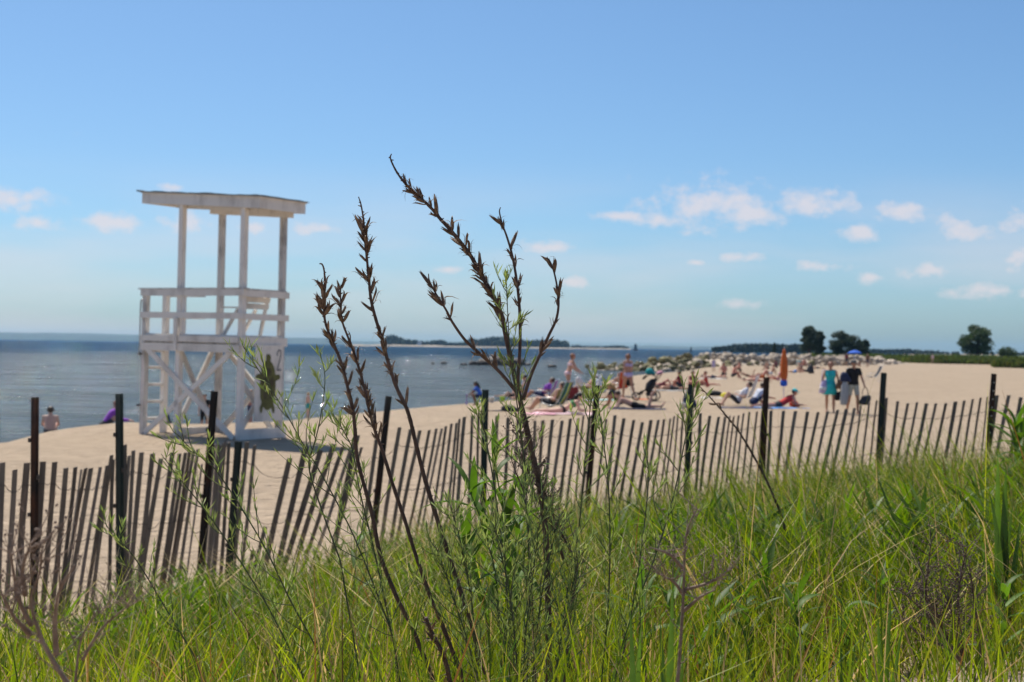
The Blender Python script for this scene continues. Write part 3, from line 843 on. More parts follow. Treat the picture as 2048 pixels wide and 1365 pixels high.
        fs += [(0, 1, 10, 11), (1, 2, 9, 10), (2, 3, 8, 9), (3, 4, 7, 8), (4, 5, 6, 7)]
        po = MB().add(vs, fs).build('steel_post', M_POSTG if green else M_POSTR, root)
        if x > 1900:                                     # pale discs painted for the light seen through a row of punched holes
            for k in range(7):
                c = top + d * (0.09 + k * 0.085) + sy * 0.0022 - org
                ring = [c + sx * 0.006 * math.cos(a * math.pi / 4) + d * 0.008 * math.sin(a * math.pi / 4) for a in range(8)]
                MB().add([q for q in ring] + [q - sy * 0.0015 for q in ring], [tuple(range(8)), tuple(reversed(range(8, 16)))] + [(i, (i + 1) % 8, 8 + (i + 1) % 8, 8 + i) for i in range(8)]).build('hole_light_disc', mat('pale_hole_light', (0.62, 0.55, 0.47), 0.9), po)
        for k in range(4):
            c = top + d * (0.30 + k * 0.26) + sx * 0.030 * (1 if k % 2 else -1) - org
            MB().box(c, (0.016, 0.018, 0.03)).build('wire_clip', M_WIRE, po)
build_fence()
# ------------------------------------------------------------------ foliage helper
def leaf_cloud(centers, n_per, size, seed, spread, flat=0.75):
    """many small leaf-clump faces round cluster centres -> (V, F, tint)"""
    rs = np.random.RandomState(seed)
    C = np.repeat(np.asarray(centers, float)[:, :3], n_per, axis=0)
    rad = np.repeat(np.asarray(centers, float)[:, 3], n_per)
    d = rs.normal(size=(len(C), 3)); d /= np.linalg.norm(d, axis=1)[:, None]
    rr = rad * rs.uniform(0.45, 1.05, len(C)) * spread
    P = C + d * rr[:, None] * np.array([1, 1, flat])
    s = size * rs.uniform(0.5, 1.3, len(C))
    a = rs.normal(size=(len(C), 3)); a /= np.linalg.norm(a, axis=1)[:, None]
    b = np.cross(a, rs.normal(size=(len(C), 3))); b /= np.linalg.norm(b, axis=1)[:, None]
    V = np.stack([P - a * s[:, None], P + b * s[:, None] * 0.6, P + a * s[:, None], P - b * s[:, None] * 0.6], 1).reshape(-1, 3)
    F = np.arange(len(V)).reshape(-1, 4)
    t = np.repeat(rs.uniform(0.65, 1.3, len(C)), 4)
    t = t * np.repeat(np.repeat(rs.uniform(0.8, 1.2, len(centers)), n_per), 4)
    hue = np.repeat(rs.uniform(0.9, 1.15, len(C)), 4)
    return V, F, np.stack([t * hue, t, t * 0.9], 1)

M_LEAF = mat('tree_leaf', (0.055, 0.090, 0.030), 0.6, tint=True, var=0.15, scale=0.4, trans=0.25)
M_LEAF_DARK = mat('dark_tree_leaf', (0.034, 0.056, 0.022), 0.6, tint=True, var=0.15, scale=0.4, trans=0.15)
M_BARK = mat('bark', (0.07, 0.055, 0.045), 0.9, 0.4, 5, 0.4)
def tree(px, base_py, top_py, width_px, Y, label, seed, shape='round', dark=False, trunk_frac=0.25, name='broadleaf_tree', squash=1.0):
    p = at(px, base_py, Y); p.z = gz(p.x, p.y)
    H = (base_py - top_py) * Y / F_PX * 1.15; W = width_px * Y / F_PX / 2 * 1.15
    root = empty(name, p, 0, label, 'tree')
    rs = random.Random(seed)
    tz = H * trunk_frac
    mb = MB()
    mb.tube(catmull([(0, 0, -0.3), (rs.uniform(-.1, .1), 0, tz * 0.6), (rs.uniform(-.2, .2), rs.uniform(-.2, .2), H * 0.55), (rs.uniform(-.3, .3), 0, H * 0.85)], 4), [0.035 * H * (1 - i / 14) for i in range(13)], 7)
    cents = []
    nb = 44 if shape != 'cone' else 16
    for i in range(nb):
        a = rs.uniform(0, 2 * math.pi); u = rs.random()
        if shape == 'cone':
            z = tz + (H - tz) * (i + 0.5) / nb; r = W * (1 - (i / nb) ** 1.2) * rs.uniform(0.3, 0.9); cr = max(0.22 * W, 0.55 * W * (1 - i / nb))
        else:
            z = tz + (H - tz) * (0.10 + 0.78 * u)
            prof = math.sin(math.pi * min(1, 0.16 + 0.80 * u)) ** 0.65
            r = W * prof * rs.uniform(0.35, 0.85); cr = W * rs.uniform(0.24, 0.40)
        c = (r * math.cos(a), r * math.sin(a) * squash, z)
        cents.append((*c, cr))
        if i % 2 == 0:
            z0 = tz + (z - tz) * 0.35
            mb.tube([(0, 0, z0), (c[0] * 0.5, c[1] * 0.5, (z0 + z) / 2 + 0.2), c], [0.012 * H, 0.008 * H, 0.003 * H], 5)
    mb.build('trunk', M_BARK, root, smooth=True)
    V, F, t = leaf_cloud(cents, 230, 0.045 * H * (0.7 if shape == 'cone' else 0.55), seed, 1.0)
    link('crown', np_mesh('crown', V, F, M_LEAF_DARK if dark else M_LEAF, color=t), root)
    return root

# park trees behind the beach
tree(1955, 710, 645, 62, 335, 'round leafy green tree standing alone at the right behind the beach', 21, trunk_frac=0.16)
tree(2014, 714, 686, 36, 330, 'low bushy green tree at the far right edge behind the beach', 22, trunk_frac=0.1)
tree(1618, 706, 645, 34, 350, 'tall narrow dark tree, left one of the tree pair behind the rocks', 23, dark=True, trunk_frac=0.14)
tree(1640, 706, 654, 24, 352, 'slim dark green tree growing right of the tall narrow one', 24, dark=True, trunk_frac=0.08)
tree(1680, 707, 655, 48, 355, 'broad dense dark tree in the middle of the clump behind the beach', 25, dark=True, trunk_frac=0.06)
tree(1708, 707, 664, 40, 358, 'dark rounded tree right of the broad dense one', 26, dark=True, trunk_frac=0.06)
tree(1730, 708, 671, 20, 360, 'thin ragged dark tree at the right end of the clump', 27, dark=True, trunk_frac=0.1)
tree(1549, 704, 672, 16, 360, 'small pointed evergreen standing by itself left of the tree clump', 28, shape='cone', dark=True, trunk_frac=0.08, name='evergreen_tree')
tree(1912, 710, 697, 30, 345, 'rounded green bush on the grassy bank left of the lone round tree', 29, trunk_frac=0.05, name='round_bush')

# ------------------------------------------------------------------ grassy bank at the back of the beach
M_BANK = mat('bank_grass', (0.105, 0.135, 0.036), 0.8, tint=True, var=0.25, scale=0.15, trans=0.2)
M_MEADOW = mat('meadow_turf', (0.085, 0.105, 0.035), 0.95, 0.4, 0.12, coords='Object')
def build_bank():
    # front edge of the vegetation, photo x -> ground distance
    ed = [(1430, 640), (1500, 470), (1560, 420), (1640, 340), (1700, 310), (1745, 292), (1800, 280), (1860, 262), (1930, 258), (1985, 256), (1990, 205), (2048, 200), (2200, 180), (2600, 150)]
    pts = []
    for x, Y in ed: pts.append(((x - 1024) / F_PX * Y, Y))
    V, F = [], []
    n = len(pts)
    rows = [0, 6, 20, 60, 150, 400, 1200]
    for k, dd in enumerate(rows):
        for (x, y) in pts:
            s = 1 + dd / y
            X, Yy = x * s, y * s
            V.append((X, Yy, gz(X, Yy) + (0.05 if k == 0 else 0.55 + 0.15 * math.sin(X * 0.3 + k)) * (1.0 if dd < 500 else 0.5)))
    for k in range(len(rows) - 1):
        for i in range(n - 1):
            a = k * n + i; F.append((a, a + 1, a + n + 1, a + n))
    me = np_mesh('meadow', np.array(V), np.array(F), M_MEADOW, smooth=True)
    tag(link('meadow', me), 'grassy bank and turf behind the beach', kind='structure')
    # tufts standing on it
    rs = np.random.RandomState(4)
    N = 26000
    t = rs.uniform(0, n - 1.001, N); i = t.astype(int); f = t - i
    P = np.array(pts)
    base = P[i] * (1 - f)[:, None] + P[i + 1] * f[:, None]
    dd = rs.uniform(0, 1, N) ** 2 * 120
    s = 1 + dd / base[:, 1]
    X, Yy = base[:, 0] * s, base[:, 1] * s
    Z = ground_z(X, Yy) + np.minimum(0.05 + dd * 0.08, 0.5)
    h = rs.uniform(0.45, 1.15, N) * (0.8 + 0.35 * np.sin(X * 0.21) * np.sin(Yy * 0.13 + 1)) * np.where(base[:, 0] > 68, 1.0, 0.8); w = rs.uniform(0.15, 0.45, N)
    a = rs.uniform(0, np.pi, N); lean = rs.normal(0, 0.25, (N, 2)) * h[:, None]
    q = np.stack([np.cos(a) * w, np.sin(a) * w], 1)
    B0 = np.stack([X - q[:, 0], Yy - q[:, 1], Z - 0.05], 1); B1 = np.stack([X + q[:, 0], Yy + q[:, 1], Z - 0.05], 1)
    T1 = np.stack([X + q[:, 0] * .5 + lean[:, 0], Yy + q[:, 1] * .5 + lean[:, 1], Z + h * .8], 1); T0 = np.stack([X - q[:, 0] * .4 + lean[:, 0], Yy - q[:, 1] * .4 + lean[:, 1], Z + h], 1)
    V = np.stack([B0, B1, T1, T0], 1).reshape(-1, 3)
    tt = np.repeat(rs.uniform(0.7, 1.3, N), 4); hu = np.repeat(rs.uniform(0.85, 1.25, N), 4)
    me = np_mesh('bank_grass', V, np.arange(len(V)).reshape(-1, 4), M_BANK, color=np.stack([tt * hu, tt, tt * .8], 1))
    tag(link('bank_grass', me), 'tall green grass covering the bank behind the beach', 'grass', kind='stuff')
build_bank()

# ------------------------------------------------------------------ far shores
M_WOOD = mat('distant_wood', (0.040, 0.062, 0.036), 0.9, tint=True, var=0.3, scale=0.02)
M_FARLAND = mat('far_land', (0.055, 0.075, 0.060), 0.95, 0.3, 0.01)
M_ISLE = mat('island_sand', (0.30, 0.25, 0.19), 0.95, 0.3, 0.05)
def wood_mass(name, x0, x1, Y, depth, base_py, tops, label, seed, lump=9.0, n_per=40):
    """a wood seen as one mass: overlapping crowns along a strip; tops = photo skyline"""
    rs = random.Random(seed)
    cents = []
    sc = Y / F_PX
    x = x0
    while x < x1:
        for row in range(3):
            yy = Y + depth * (row + rs.random()) / 3
            xs = x + rs.uniform(-2, 2)
            top = np.interp(xs, [t[0] for t in tops], [t[1] for t in tops]) + rs.uniform(0, 3)
            b = at(xs, base_py(xs), Y)
            X = b.x * yy / Y
            Hh = (base_py(xs) - top) * sc
            r = max(2.0, min(lump, Hh * 0.5)) * rs.uniform(0.8, 1.15)
            zz = Hh - r * 0.75
            while zz > -r * 0.3:
                cents.append((X + rs.uniform(-1, 1) * r * .4, yy, b.z + zz, r)); zz -= r * 1.1
        x += lump * 0.55 / sc
    V, F, t = leaf_cloud(cents, n_per, lump * 0.42, seed, 0.95, 0.85)
    return tag(link(name, np_mesh(name, V, F, M_WOOD, color=t)), label, 'wood', kind='stuff')
def land_strip(name, prof, Y, depth, m, label, z0=WATER_Z - 0.5):
    """low land: photo skyline turned into a solid ridge standing on the water at distance Y"""
    pts = [at(x, y, Y) for x, y in prof]
    V, F = [], []
    for p in pts:
        k = (Y + depth) / Y; k2 = (Y + depth * 0.45) / Y
        V += [(p.x, Y, z0), (p.x * (1 + depth * 0.1 / Y), Y * (1 + depth * 0.1 / Y), z0 + (p.z - z0) * 0.6), (p.x * k2, Y * k2, z0 + (p.z - z0) * k2), (p.x * k, Y * k, z0)]
    for i in range(len(pts) - 1):
        for j in range(3):
            a = i * 4 + j; F.append((a, a + 4, a + 5, a + 1))
    return tag(link(name, np_mesh(name, np.array(V), np.array(F), m, smooth=True)), label, kind='structure')

# wooded island
YI = 2300.0
isl = [(735, hor(735) + 1.6), (760, hor(760) - 0.5), (790, hor(790) - 2.0), (870, hor(870) - 1.8), (890, hor(890) - 0.2), (960, hor(960) - 0.2), (1050, hor(1050) - 0.2), (1135, hor(1135) - 0.2), (1150, hor(1150) + 1.6)]
land_strip('island_shore', isl, YI, 120, M_ISLE, 'low sandy shore of the wooded island')
wood_mass('island_wood', 782, 1136, YI + 22, 70, lambda x: hor(x) + 1.5,
          [(780, 671), (795, 673), (805, 680), (825, 681), (840, 684), (862, 684), (868, 681), (885, 682), (900, 687), (925, 687), (940, 677), (960, 680), (985, 674), (1000, 672), (1020, 676), (1060, 682), (1090, 680), (1137, 683)],
          'dark trees covering the island on the horizon', 31, 8.0)
isl2 = [(1138, hor(1138) + 1), (1150, hor(1150) + 0.2), (1200, hor(1200) + 0.1), (1250, hor(1250) + 0.2), (1262, hor(1262) + 1)]
land_strip('islet_shore', isl2, 2600, 80, M_ISLE, 'low shore of the islet right of the island')
wood_mass('islet_wood', 1146, 1256, 2620, 40, lambda x: hor(x) + 0.5, [(1140, 692), (1155, 690), (1170, 693), (1200, 693.5), (1218, 692), (1230, 691), (1250, 692), (1258, 695)],
          'low dark trees on the islet right of the island', 32, 4.0)
land_strip('sand_spit', [(690, hor(690) + 1.8), (720, hor(720) + 0.2), (732, hor(732) + 0.6), (738, hor(738) + 1.8)], 1900, 30, M_ISLE, 'thin low spit left of the island')
# far coast along the left horizon
rs_ = random.Random(9)
prof = [(x, hor(x) - (13.5 if x < 500 else 12 - (x - 500) * 0.006) + rs_.uniform(-0.9, 0.9)) for x in range(-500, 1460, 40)]
prof = [(x, y if x < 1300 else y + (x - 1300) * 0.02) for x, y in prof]
prof = [(x, min(hor(x) - 3.5, y) if x < 700 else hor(x) - 5 + rs_.uniform(-1, 1)) for x, y in prof]
land_strip('far_coast', prof, 7600, 800, M_FARLAND, 'long blue coast on the horizon')
# wooded headland behind the rock jetty and the beach
wood_mass('headland_wood', 1418, 1620, 1150, 60, lambda x: hor(x) + 0.5, [(1416, 698), (1440, 693), (1470, 690), (1500, 688), (1530, 687), (1560, 689), (1600, 688), (1622, 690)],
          'blue green wooded headland behind the rock jetty', 33, 4.0)
wood_mass('far_wood', 1725, 2300, 1500, 80, lambda x: hor(x) + 0.5, [(1720, 698), (1760, 699), (1800, 700), (1815, 698), (1840, 702), (1860, 701), (1880, 704), (1930, 705), (2000, 706), (2048, 705), (2300, 706)],
          'far tree line behind the grassy bank on the right', 34, 4.5)

# small light tower and marker on the horizon
def horizon_light(px, top_py, Y, label, colr, wide):
    b = at(px, hor(px), Y); b.z = WATER_Z
    H = (hor(px) + 1.0 - top_py) * Y / F_PX
    root = empty('light_tower', b, 0, label, 'lighthouse')
    MB().lathe([(wide * 1.5, -1), (wide * 1.45, H * 0.16), (wide * 1.1, H * 0.17)], 12).build('base', mat('pier_rust', (0.10, 0.045, 0.04), 0.9), root)
    MB().lathe([(wide, H * 0.17), (wide * 0.8, H * 0.55), (wide * 0.72, H * 0.72)], 12).build('tower_body', colr, root)
    MB().lathe([(wide * 1.15, H * 0.72), (wide * 1.15, H * 0.755)], 12).build('gallery', colr, root)
    MB().lathe([(wide * 0.5, H * 0.755), (wide * 0.5, H * 0.90)], 10).build('lantern', mat('lantern_glass', (0.08, 0.10, 0.11), 0.2), root)
    MB().lathe([(wide * 0.62, H * 0.90), (wide * 0.35, H * 0.96), (0.05, H * 1.0)], 10).build('cap', colr, root)
horizon_light(1271, 684, 1700, 'small dark light tower on the horizon right of the island', mat('dark_teal_paint', (0.02, 0.055, 0.07), 0.6), 2.2)
horizon_light(1382, 689, 1300, 'thin dark channel marker on the horizon above the rock jetty', mat('dark_green_paint', (0.02, 0.05, 0.04), 0.6), 0.9)
# white house among the island trees
def house():
    b = at(839, hor(839) - 3, YI + 20); b.z = WATER_Z + 1.0
    root = empty('island_house', b, 0, 'small white house at the edge of the island trees', 'house')
    w = mat('house_white', (0.7, 0.72, 0.74), 0.8)
    MB().box((0, 0, 3.2), (6.5, 7, 6.4)).build('wall', w, root)
    MB().add([(-3.6, -3.9, 6.4), (3.6, -3.9, 6.4), (3.6, 3.9, 6.4), (-3.6, 3.9, 6.4), (0, -3.9, 9), (0, 3.9, 9)], [(0, 1, 4), (2, 3, 5), (1, 2, 5, 4), (3, 0, 4, 5), (0, 3, 2, 1)]).build('roof', mat('house_roof', (0.3, 0.32, 0.34), 0.8), root)
    for x in (-1.6, 1.6): MB().box((x, -3.52, 4.2), (1.1, 0.06, 1.5)).build('window', mat('dark_pane', (0.03, 0.04, 0.05), 0.2), root)
house()

# ------------------------------------------------------------------ boulders in the water and the rock jetty
M_WETROCK = mat('wet_dark_rock', (0.060, 0.048, 0.040), 0.7, 0.5, 1.2, 0.6, 3)
M_ROCK = mat('pale_jetty_rock', (0.41, 0.335, 0.26), 0.9, 0.45, 0.9, 0.5, 3, rnd_var=0.3)
M_MOSS = mat('weedy_rock', (0.155, 0.135, 0.060), 0.85, 0.45, 1.0, 0.5, 3, rnd_var=0.25)
def rock_mesh(name, seed, m, sub=2):
    bm = bmesh.new(); bmesh.ops.create_icosphere(bm, subdivisions=sub, radius=1.0)
    off = Vector((seed * 7.3, seed * 3.1, seed * 1.7))
    for v in bm.verts:
        n = mnoise.noise(v.co * 0.9 + off) * 0.45 + mnoise.noise(v.co * 2.2 + off) * 0.2
        v.co *= 1 + n
        v.co.z *= 0.8
        for ax in range(3):                      # split faces, as quarried stone has
            if abs(v.co[ax]) > 0.72: v.co[ax] = math.copysign(0.72 + (abs(v.co[ax]) - 0.72) * 0.25, v.co[ax])
    me = bpy.data.meshes.new(name); bm.to_mesh(me); bm.free(); me.materials.append(m)
    return me
for i, (x, y, w, h, lab) in enumerate([(985, 731, 62, 20, 'biggest dark boulder standing in the water left of the tall dried stem'), (1031, 731, 46, 15, 'second biggest dark boulder in the water, right of the biggest'),
        (950, 731, 26, 9, 'dark flat boulder touching the left side of the biggest one'), (928, 731, 14, 5, 'small dark rock at the left end of the boulder row'), (1056, 731, 14, 5, 'small dark rock at the right end of the boulder row'),
        (1104, 735, 18, 6, 'low dark rock awash left of the walking woman in a bikini'), (887, 728, 16, 5, 'lone low rock in the water left of the boulder row'), (866, 728, 7, 3.5, 'tiny rock furthest left in the water')]):
    Y = (CAM_Z - WATER_Z) * F_PX / (y - hor(x))
    p = at(x, y, Y); s = Y / F_PX
    o = link('water_boulder', rock_mesh('water_boulder', 40 + i, M_WETROCK, 3), None, (p.x, p.y, WATER_Z + h * s * 0.35), (0, 0, i * 1.3), (w * s / 1.7, w * s / 1.9, h * s / 1.3))
    tag(o, lab, 'boulder', 'boulders in the shallow water')
def build_jetty():
    rs = random.Random(14)
    axis = [Vector((9.5, 168)), Vector((15, 172)), Vector((24, 182)), Vector((38, 196)), Vector((50, 216)), Vector((62, 246)), Vector((70, 280))]
    crest = [0.25, 0.8, 1.7, 1.8, 1.5, 1.15, 0.8]
    org = Vector((15, 172, WATER_Z))
    root = empty('rock_jetty', org, 0, 'long jetty of pale heaped stones with weedy green rocks at its sea end', 'jetty')
    meshes = [rock_mesh('rock', 60 + k, M_ROCK, 1 if k else 2) for k in range(6)]
    moss = [rock_mesh('rock', 80 + k, M_MOSS, 1) for k in range(4)]
    seg = [(axis[i + 1] - axis[i]).length for i in range(len(axis) - 1)]
    tot = sum(seg)
    # a rubble core so that no light shows between the stones
    V, F = [], []
    for i, a in enumerate(axis):
        d = (axis[min(i + 1, len(axis) - 1)] - axis[max(0, i - 1)]).normalized(); nn = Vector((d.y, -d.x))
        for off, z in ((-5.0, -0.3), (-1.6, crest[i] - 0.3), (1.6, crest[i] - 0.3), (5.5, -0.15)):
            q = a + nn * off; V.append((q.x - org.x, q.y - org.y, z))
    for i in range(len(axis) - 1):
        for j in range(3):
            k = i * 4 + j; F.append((k, k + 1, k + 5, k + 4))
    link('rubble_core', np_mesh('rubble_core', np.array(V), np.array(F), M_ROCK), root)
    for k in range(298):
        u = rs.random() ** 1.25 * tot; i = 0
        while i < len(seg) - 1 and u > seg[i]: u -= seg[i]; i += 1
        f = min(1, u / seg[i]); a = axis[i].lerp(axis[i + 1], f); c = crest[i] * (1 - f) + crest[i + 1] * f
        d = (axis[i + 1] - axis[i]).normalized(); nn = Vector((d.y, -d.x))
        side = rs.uniform(-2.2, 6.6)
        z = c * (1 - max(0, abs(side) - 1.6) / 5.2) if side > 0 else c * (1 - max(0, -side - 1.6) / 3.0)
        q = a + nn * side
        s = rs.uniform(0.32, 0.72) * (1.0 if i < 4 else 1.25)
        low = (i <= 1 and rs.random() < 0.9) or (i == 2 and z < 0.9)
        me = rs.choice(moss if low else meshes)
        link('rock', me, root, (q.x - org.x, q.y - org.y, z + rs.uniform(-0.1, 0.2)), (rs.uniform(-.4, .4), rs.uniform(-.4, .4), rs.uniform(0, 6.3)), (s * rs.uniform(0.9, 1.5), s * rs.uniform(0.8, 1.2), s * rs.uniform(0.75, 1.1)))
    # the smaller stones between them, past counting
    mb = MB(); base = [rock_mesh('filler', 95 + k, M_ROCK, 1) for k in range(3)]
    geo = [([v.co.copy() for v in b.vertices], [tuple(p.vertices) for p in b.polygons]) for b in base]
    for k in range(650):
        u = rs.random() ** 1.2 * tot; i = 0
        while i < len(seg) - 1 and u > seg[i]: u -= seg[i]; i += 1
        f = min(1, u / seg[i]); a = axis[i].lerp(axis[i + 1], f); c = crest[i] * (1 - f) + crest[i + 1] * f
        d = (axis[i + 1] - axis[i]).normalized(); nn = Vector((d.y, -d.x)); side = rs.uniform(-2.0, 7.6)
        z = c * (1 - max(0, side - 1.2) / 6.0) - 0.15; q = a + nn * side; s = rs.uniform(0.2, 0.45)
        vs, fs = geo[k % 3]; m3 = Euler((rs.uniform(-.6, .6), rs.uniform(-.6, .6), rs.uniform(0, 6.3))).to_matrix()
        o3 = Vector((q.x - org.x, q.y - org.y, z))
        low = i <= 1 or (i == 2 and z < 0.7)
        mb.add([m3 @ (v * s) + o3 for v in vs], fs, 1 if low else 0)
    tag(mb.build('rubble_stones', [M_ROCK, M_MOSS], root), kind='stuff')
build_jetty()
# ------------------------------------------------------------------ dune grass
M_GRASS = mat('beach_grass_blade', (1, 1, 1), 0.5, tint=True, trans=0.5, spec=0.35)
M_GRASS_W = M_GRASS
def blade_mesh(name, X, Y, Z, H, Wd, az, lean, curl, color, K=5, face=None, seed=0):
    """ribbon blades; all arguments are arrays of length N"""
    N = len(X)
    t = np.linspace(0, 1, K)
    out = lean[:, None] * t[None] + curl[:, None] * t[None] ** 2.4        # sideways run, fraction of H
    up = np.sqrt(np.maximum(0.02, 1 - np.minimum(0.96, (lean[:, None] + 2.0 * curl[:, None] * t[None] ** 1.4) ** 2 * 0.5)))
    z = np.cumsum(np.concatenate([np.zeros((N, 1)), (up[:, 1:] + up[:, :-1]) / 2 / (K - 1)], 1), 1) * H[:, None]
    dx, dy = np.cos(az), np.sin(az)
    px = X[:, None] + dx[:, None] * out * H[:, None]; py = Y[:, None] + dy[:, None] * out * H[:, None]; pz = Z[:, None] + z
    rs = np.random.RandomState(seed + 77)
    fa = rs.uniform(0, 2 * np.pi, N) if face is None else face
    wx, wy = np.cos(fa), np.sin(fa)
    w = Wd[:, None] * np.array([0.8, 1.0, 0.9, 0.6, 0.06])[None] if K == 5 else Wd[:, None] * (1 - t[None] ** 2 * 0.95)
    A = np.stack([px - wx[:, None] * w / 2, py - wy[:, None] * w / 2, pz], 2); B = np.stack([px + wx[:, None] * w / 2, py + wy[:, None] * w / 2, pz], 2)
    V = np.stack([A, B], 2).reshape(-1, 3)                       # N, K, 2
    b = (np.arange(N) * K * 2)[:, None] + (np.arange(K - 1) * 2)[None]
    F = np.stack([b, b + 1, b + 3, b + 2], 2).reshape(-1, 4)
    C = np.repeat(color, K * 2, axis=0)
    return np_mesh(name, V, F, M_GRASS, color=C)
def grass_cover(X, Y):
    """how thickly grass grows here, 0..1"""
    px = 1024 + X / np.maximum(Y, 0.5) * F_PX
    Yf = np.interp(X, _fx, _fy)
    edge = np.clip((Yf - Y) / np.interp(px, [0, 250, 420, 650, 900, 1400, 2048], [4.5, 3.2, 2.8, 2.2, 1.7, 1.3, 1.0]) + np.interp(px, [0, 500, 800, 1200], [-0.30, -0.22, 0.0, 0.18]), 0, 1)
    patch = 0.55 + 0.45 * wob(X, Y, 1.7, 4) + 0.35 * wob(X, Y, 0.6, 0)
    right = np.clip((px - 350) / 900, 0, 1)
    return edge * np.clip(patch + 0.25 + 0.6 * right, 0.12, 1.2) * (0.62 + 0.38 * right)
def build_grass():
    rs = np.random.RandomState(12)
    def scatter(n, y0, y1, a=25):
        Y = np.sqrt(rs.uniform(y0 ** 2, y1 ** 2, n)); X = Y * np.tan(np.radians(rs.uniform(-a, a, n)))
        keep = rs.uniform(0, 1.1, n) < grass_cover(X, Y)
        X, Y = X[keep], Y[keep]
        return X, Y, ground_z(X, Y)
    def colors(n, fresh=0.8, dead=0.10):
        base = np.array([0.225, 0.262, 0.030]); deep = np.array([0.085, 0.145, 0.018]); yel = np.array([0.300, 0.275, 0.050]); tan = np.array([0.36, 0.26, 0.13])
        u = rs.uniform(0, 1, (n, 1)); c = base * u + deep * (1 - u)
        k = rs.uniform(0, 1, n)
        c[k < 0.20] = (yel * 0.6 + base * 0.4)
        c[(k > 0.90)] = np.array([0.035, 0.070, 0.014]); c[k > 0.965] = np.array([0.16, 0.085, 0.035])
        c[k < dead] = tan
        return c * rs.uniform(0.55, 1.4, (n, 1))
    X, Y, Z = scatter(74000, 4.2, 15.5)
    Xn, Yn, Zn = scatter(26000, 4.2, 7.5)
    X, Y, Z = np.concatenate([X, Xn]), np.concatenate([Y, Yn]), np.concatenate([Z, Zn])
    n = len(X); px = 1024 + X / Y * F_PX
    right = np.clip((px - 300) / 1100, 0, 1)
    clump = 0.75 + 0.35 * wob(X, Y, 1.1, 2)
    H = rs.gamma(9, 1 / 9, n) * (0.265 + 0.20 * right) * clump
    H = H * np.clip(0.45 + (np.interp(X, _fx, _fy) - Y) / 3.0 + 0.4 * right, 0.45, 1.0)
    W = (rs.uniform(0.0028, 0.0058, n) + np.where(rs.uniform(0, 1, n) < 0.12, rs.uniform(0.002, 0.006, n), 0)) * np.clip(Y / 6, 0.9, 1.7)
    wind = rs.normal(2.6, 1.0, n)
    az = np.where(rs.uniform(0, 1, n) < 0.6, wind, rs.uniform(0, 2 * np.pi, n))
    lean = np.abs(rs.normal(0.24, 0.18, n)); curl = np.abs(rs.normal(0.20, 0.24, n))
    me = blade_mesh('dune_grass', X, Y, Z - 0.02, H, W, az, lean, curl, colors(n), seed=1)
    tag(link('dune_grass', me), 'dense yellow green beach grass covering the dune in front of the fence', 'grass', kind='stuff')
    # nearer grass: only the tips reach into the picture, out of focus
    X, Y, Z = scatter(5200, 1.9, 4.3, 30)
    n = len(X)
    H = rs.uniform(0.30, 0.56, n)
    k = Z + H < (CAM_Z - Y * 0.150) + 0.02
    X, Y, Z, H = X[k], Y[k], Z[k], H[k]; n = len(X)
    me = blade_mesh('near_grass', X, Y, Z - 0.02, H, rs.uniform(0.003, 0.006, n), rs.uniform(0, 6.28, n), np.abs(rs.normal(0.2, 0.15, n)), np.abs(rs.normal(0.15, 0.2, n)), colors(n), seed=2)
    tag(link('near_grass', me), 'loose green grass on the crest of the dune at the bottom edge', 'grass', kind='stuff')
    # dry straw lying across the ground
    X, Y, Z = scatter(5200, 4.2, 14)
    n = len(X)
    me = blade_mesh('dry_straw', X, Y, Z + rs.uniform(0.02, 0.22, n), rs.uniform(0.25, 0.55, n), rs.uniform(0.0025, 0.004, n), rs.uniform(0, 6.28, n), rs.uniform(0.75, 0.95, n), rs.uniform(0.0, 0.25, n),
                    np.array([0.42, 0.34, 0.19]) * rs.uniform(0.7, 1.25, (n, 1)), seed=3)
    tag(link('dry_straw', me), 'pale dry straw lying between the green grass', 'straw', kind='stuff')
    # small leafy herbs between the grass
    X, Y, Z = scatter(15000, 4.4, 15)
    k = wob(X, Y, 2.2, 1) > 0.05
    X, Y, Z = X[k], Y[k], Z[k]; n = len(X)
    R_ = 7
    Xr, Yr, Zr = (np.repeat(v, R_) for v in (X, Y, Z))
    hh = np.repeat(rs.uniform(0.08, 0.30, n), R_) * rs.uniform(0.3, 1, n * R_)
    col = np.array([0.095, 0.155, 0.022]) * rs.uniform(0.7, 1.35, (n * R_, 1))
    hh = hh * np.clip(0.4 + (np.interp(Xr, _fx, _fy) - Yr) / 3.0, 0.4, 1.0)
    big = np.where((1024 + Xr / Yr * F_PX > 1100) & (Yr < 7.5), 1.7, 1.0)
    me = blade_mesh('ground_herbs', Xr, Yr, Zr + hh * (0.7 + 0.5 * big), rs.uniform(0.05, 0.12, n * R_) * big, rs.uniform(0.008, 0.017, n * R_) * (0.4 + 0.6 * big), rs.uniform(0, 6.28, n * R_), rs.uniform(0.4, 0.9, n * R_), rs.uniform(0, 0.4, n * R_), col, seed=4)
    tag(link('ground_herbs', me), 'low broad leaved green herbs growing through the grass', 'herbs', kind='stuff')
build_grass()

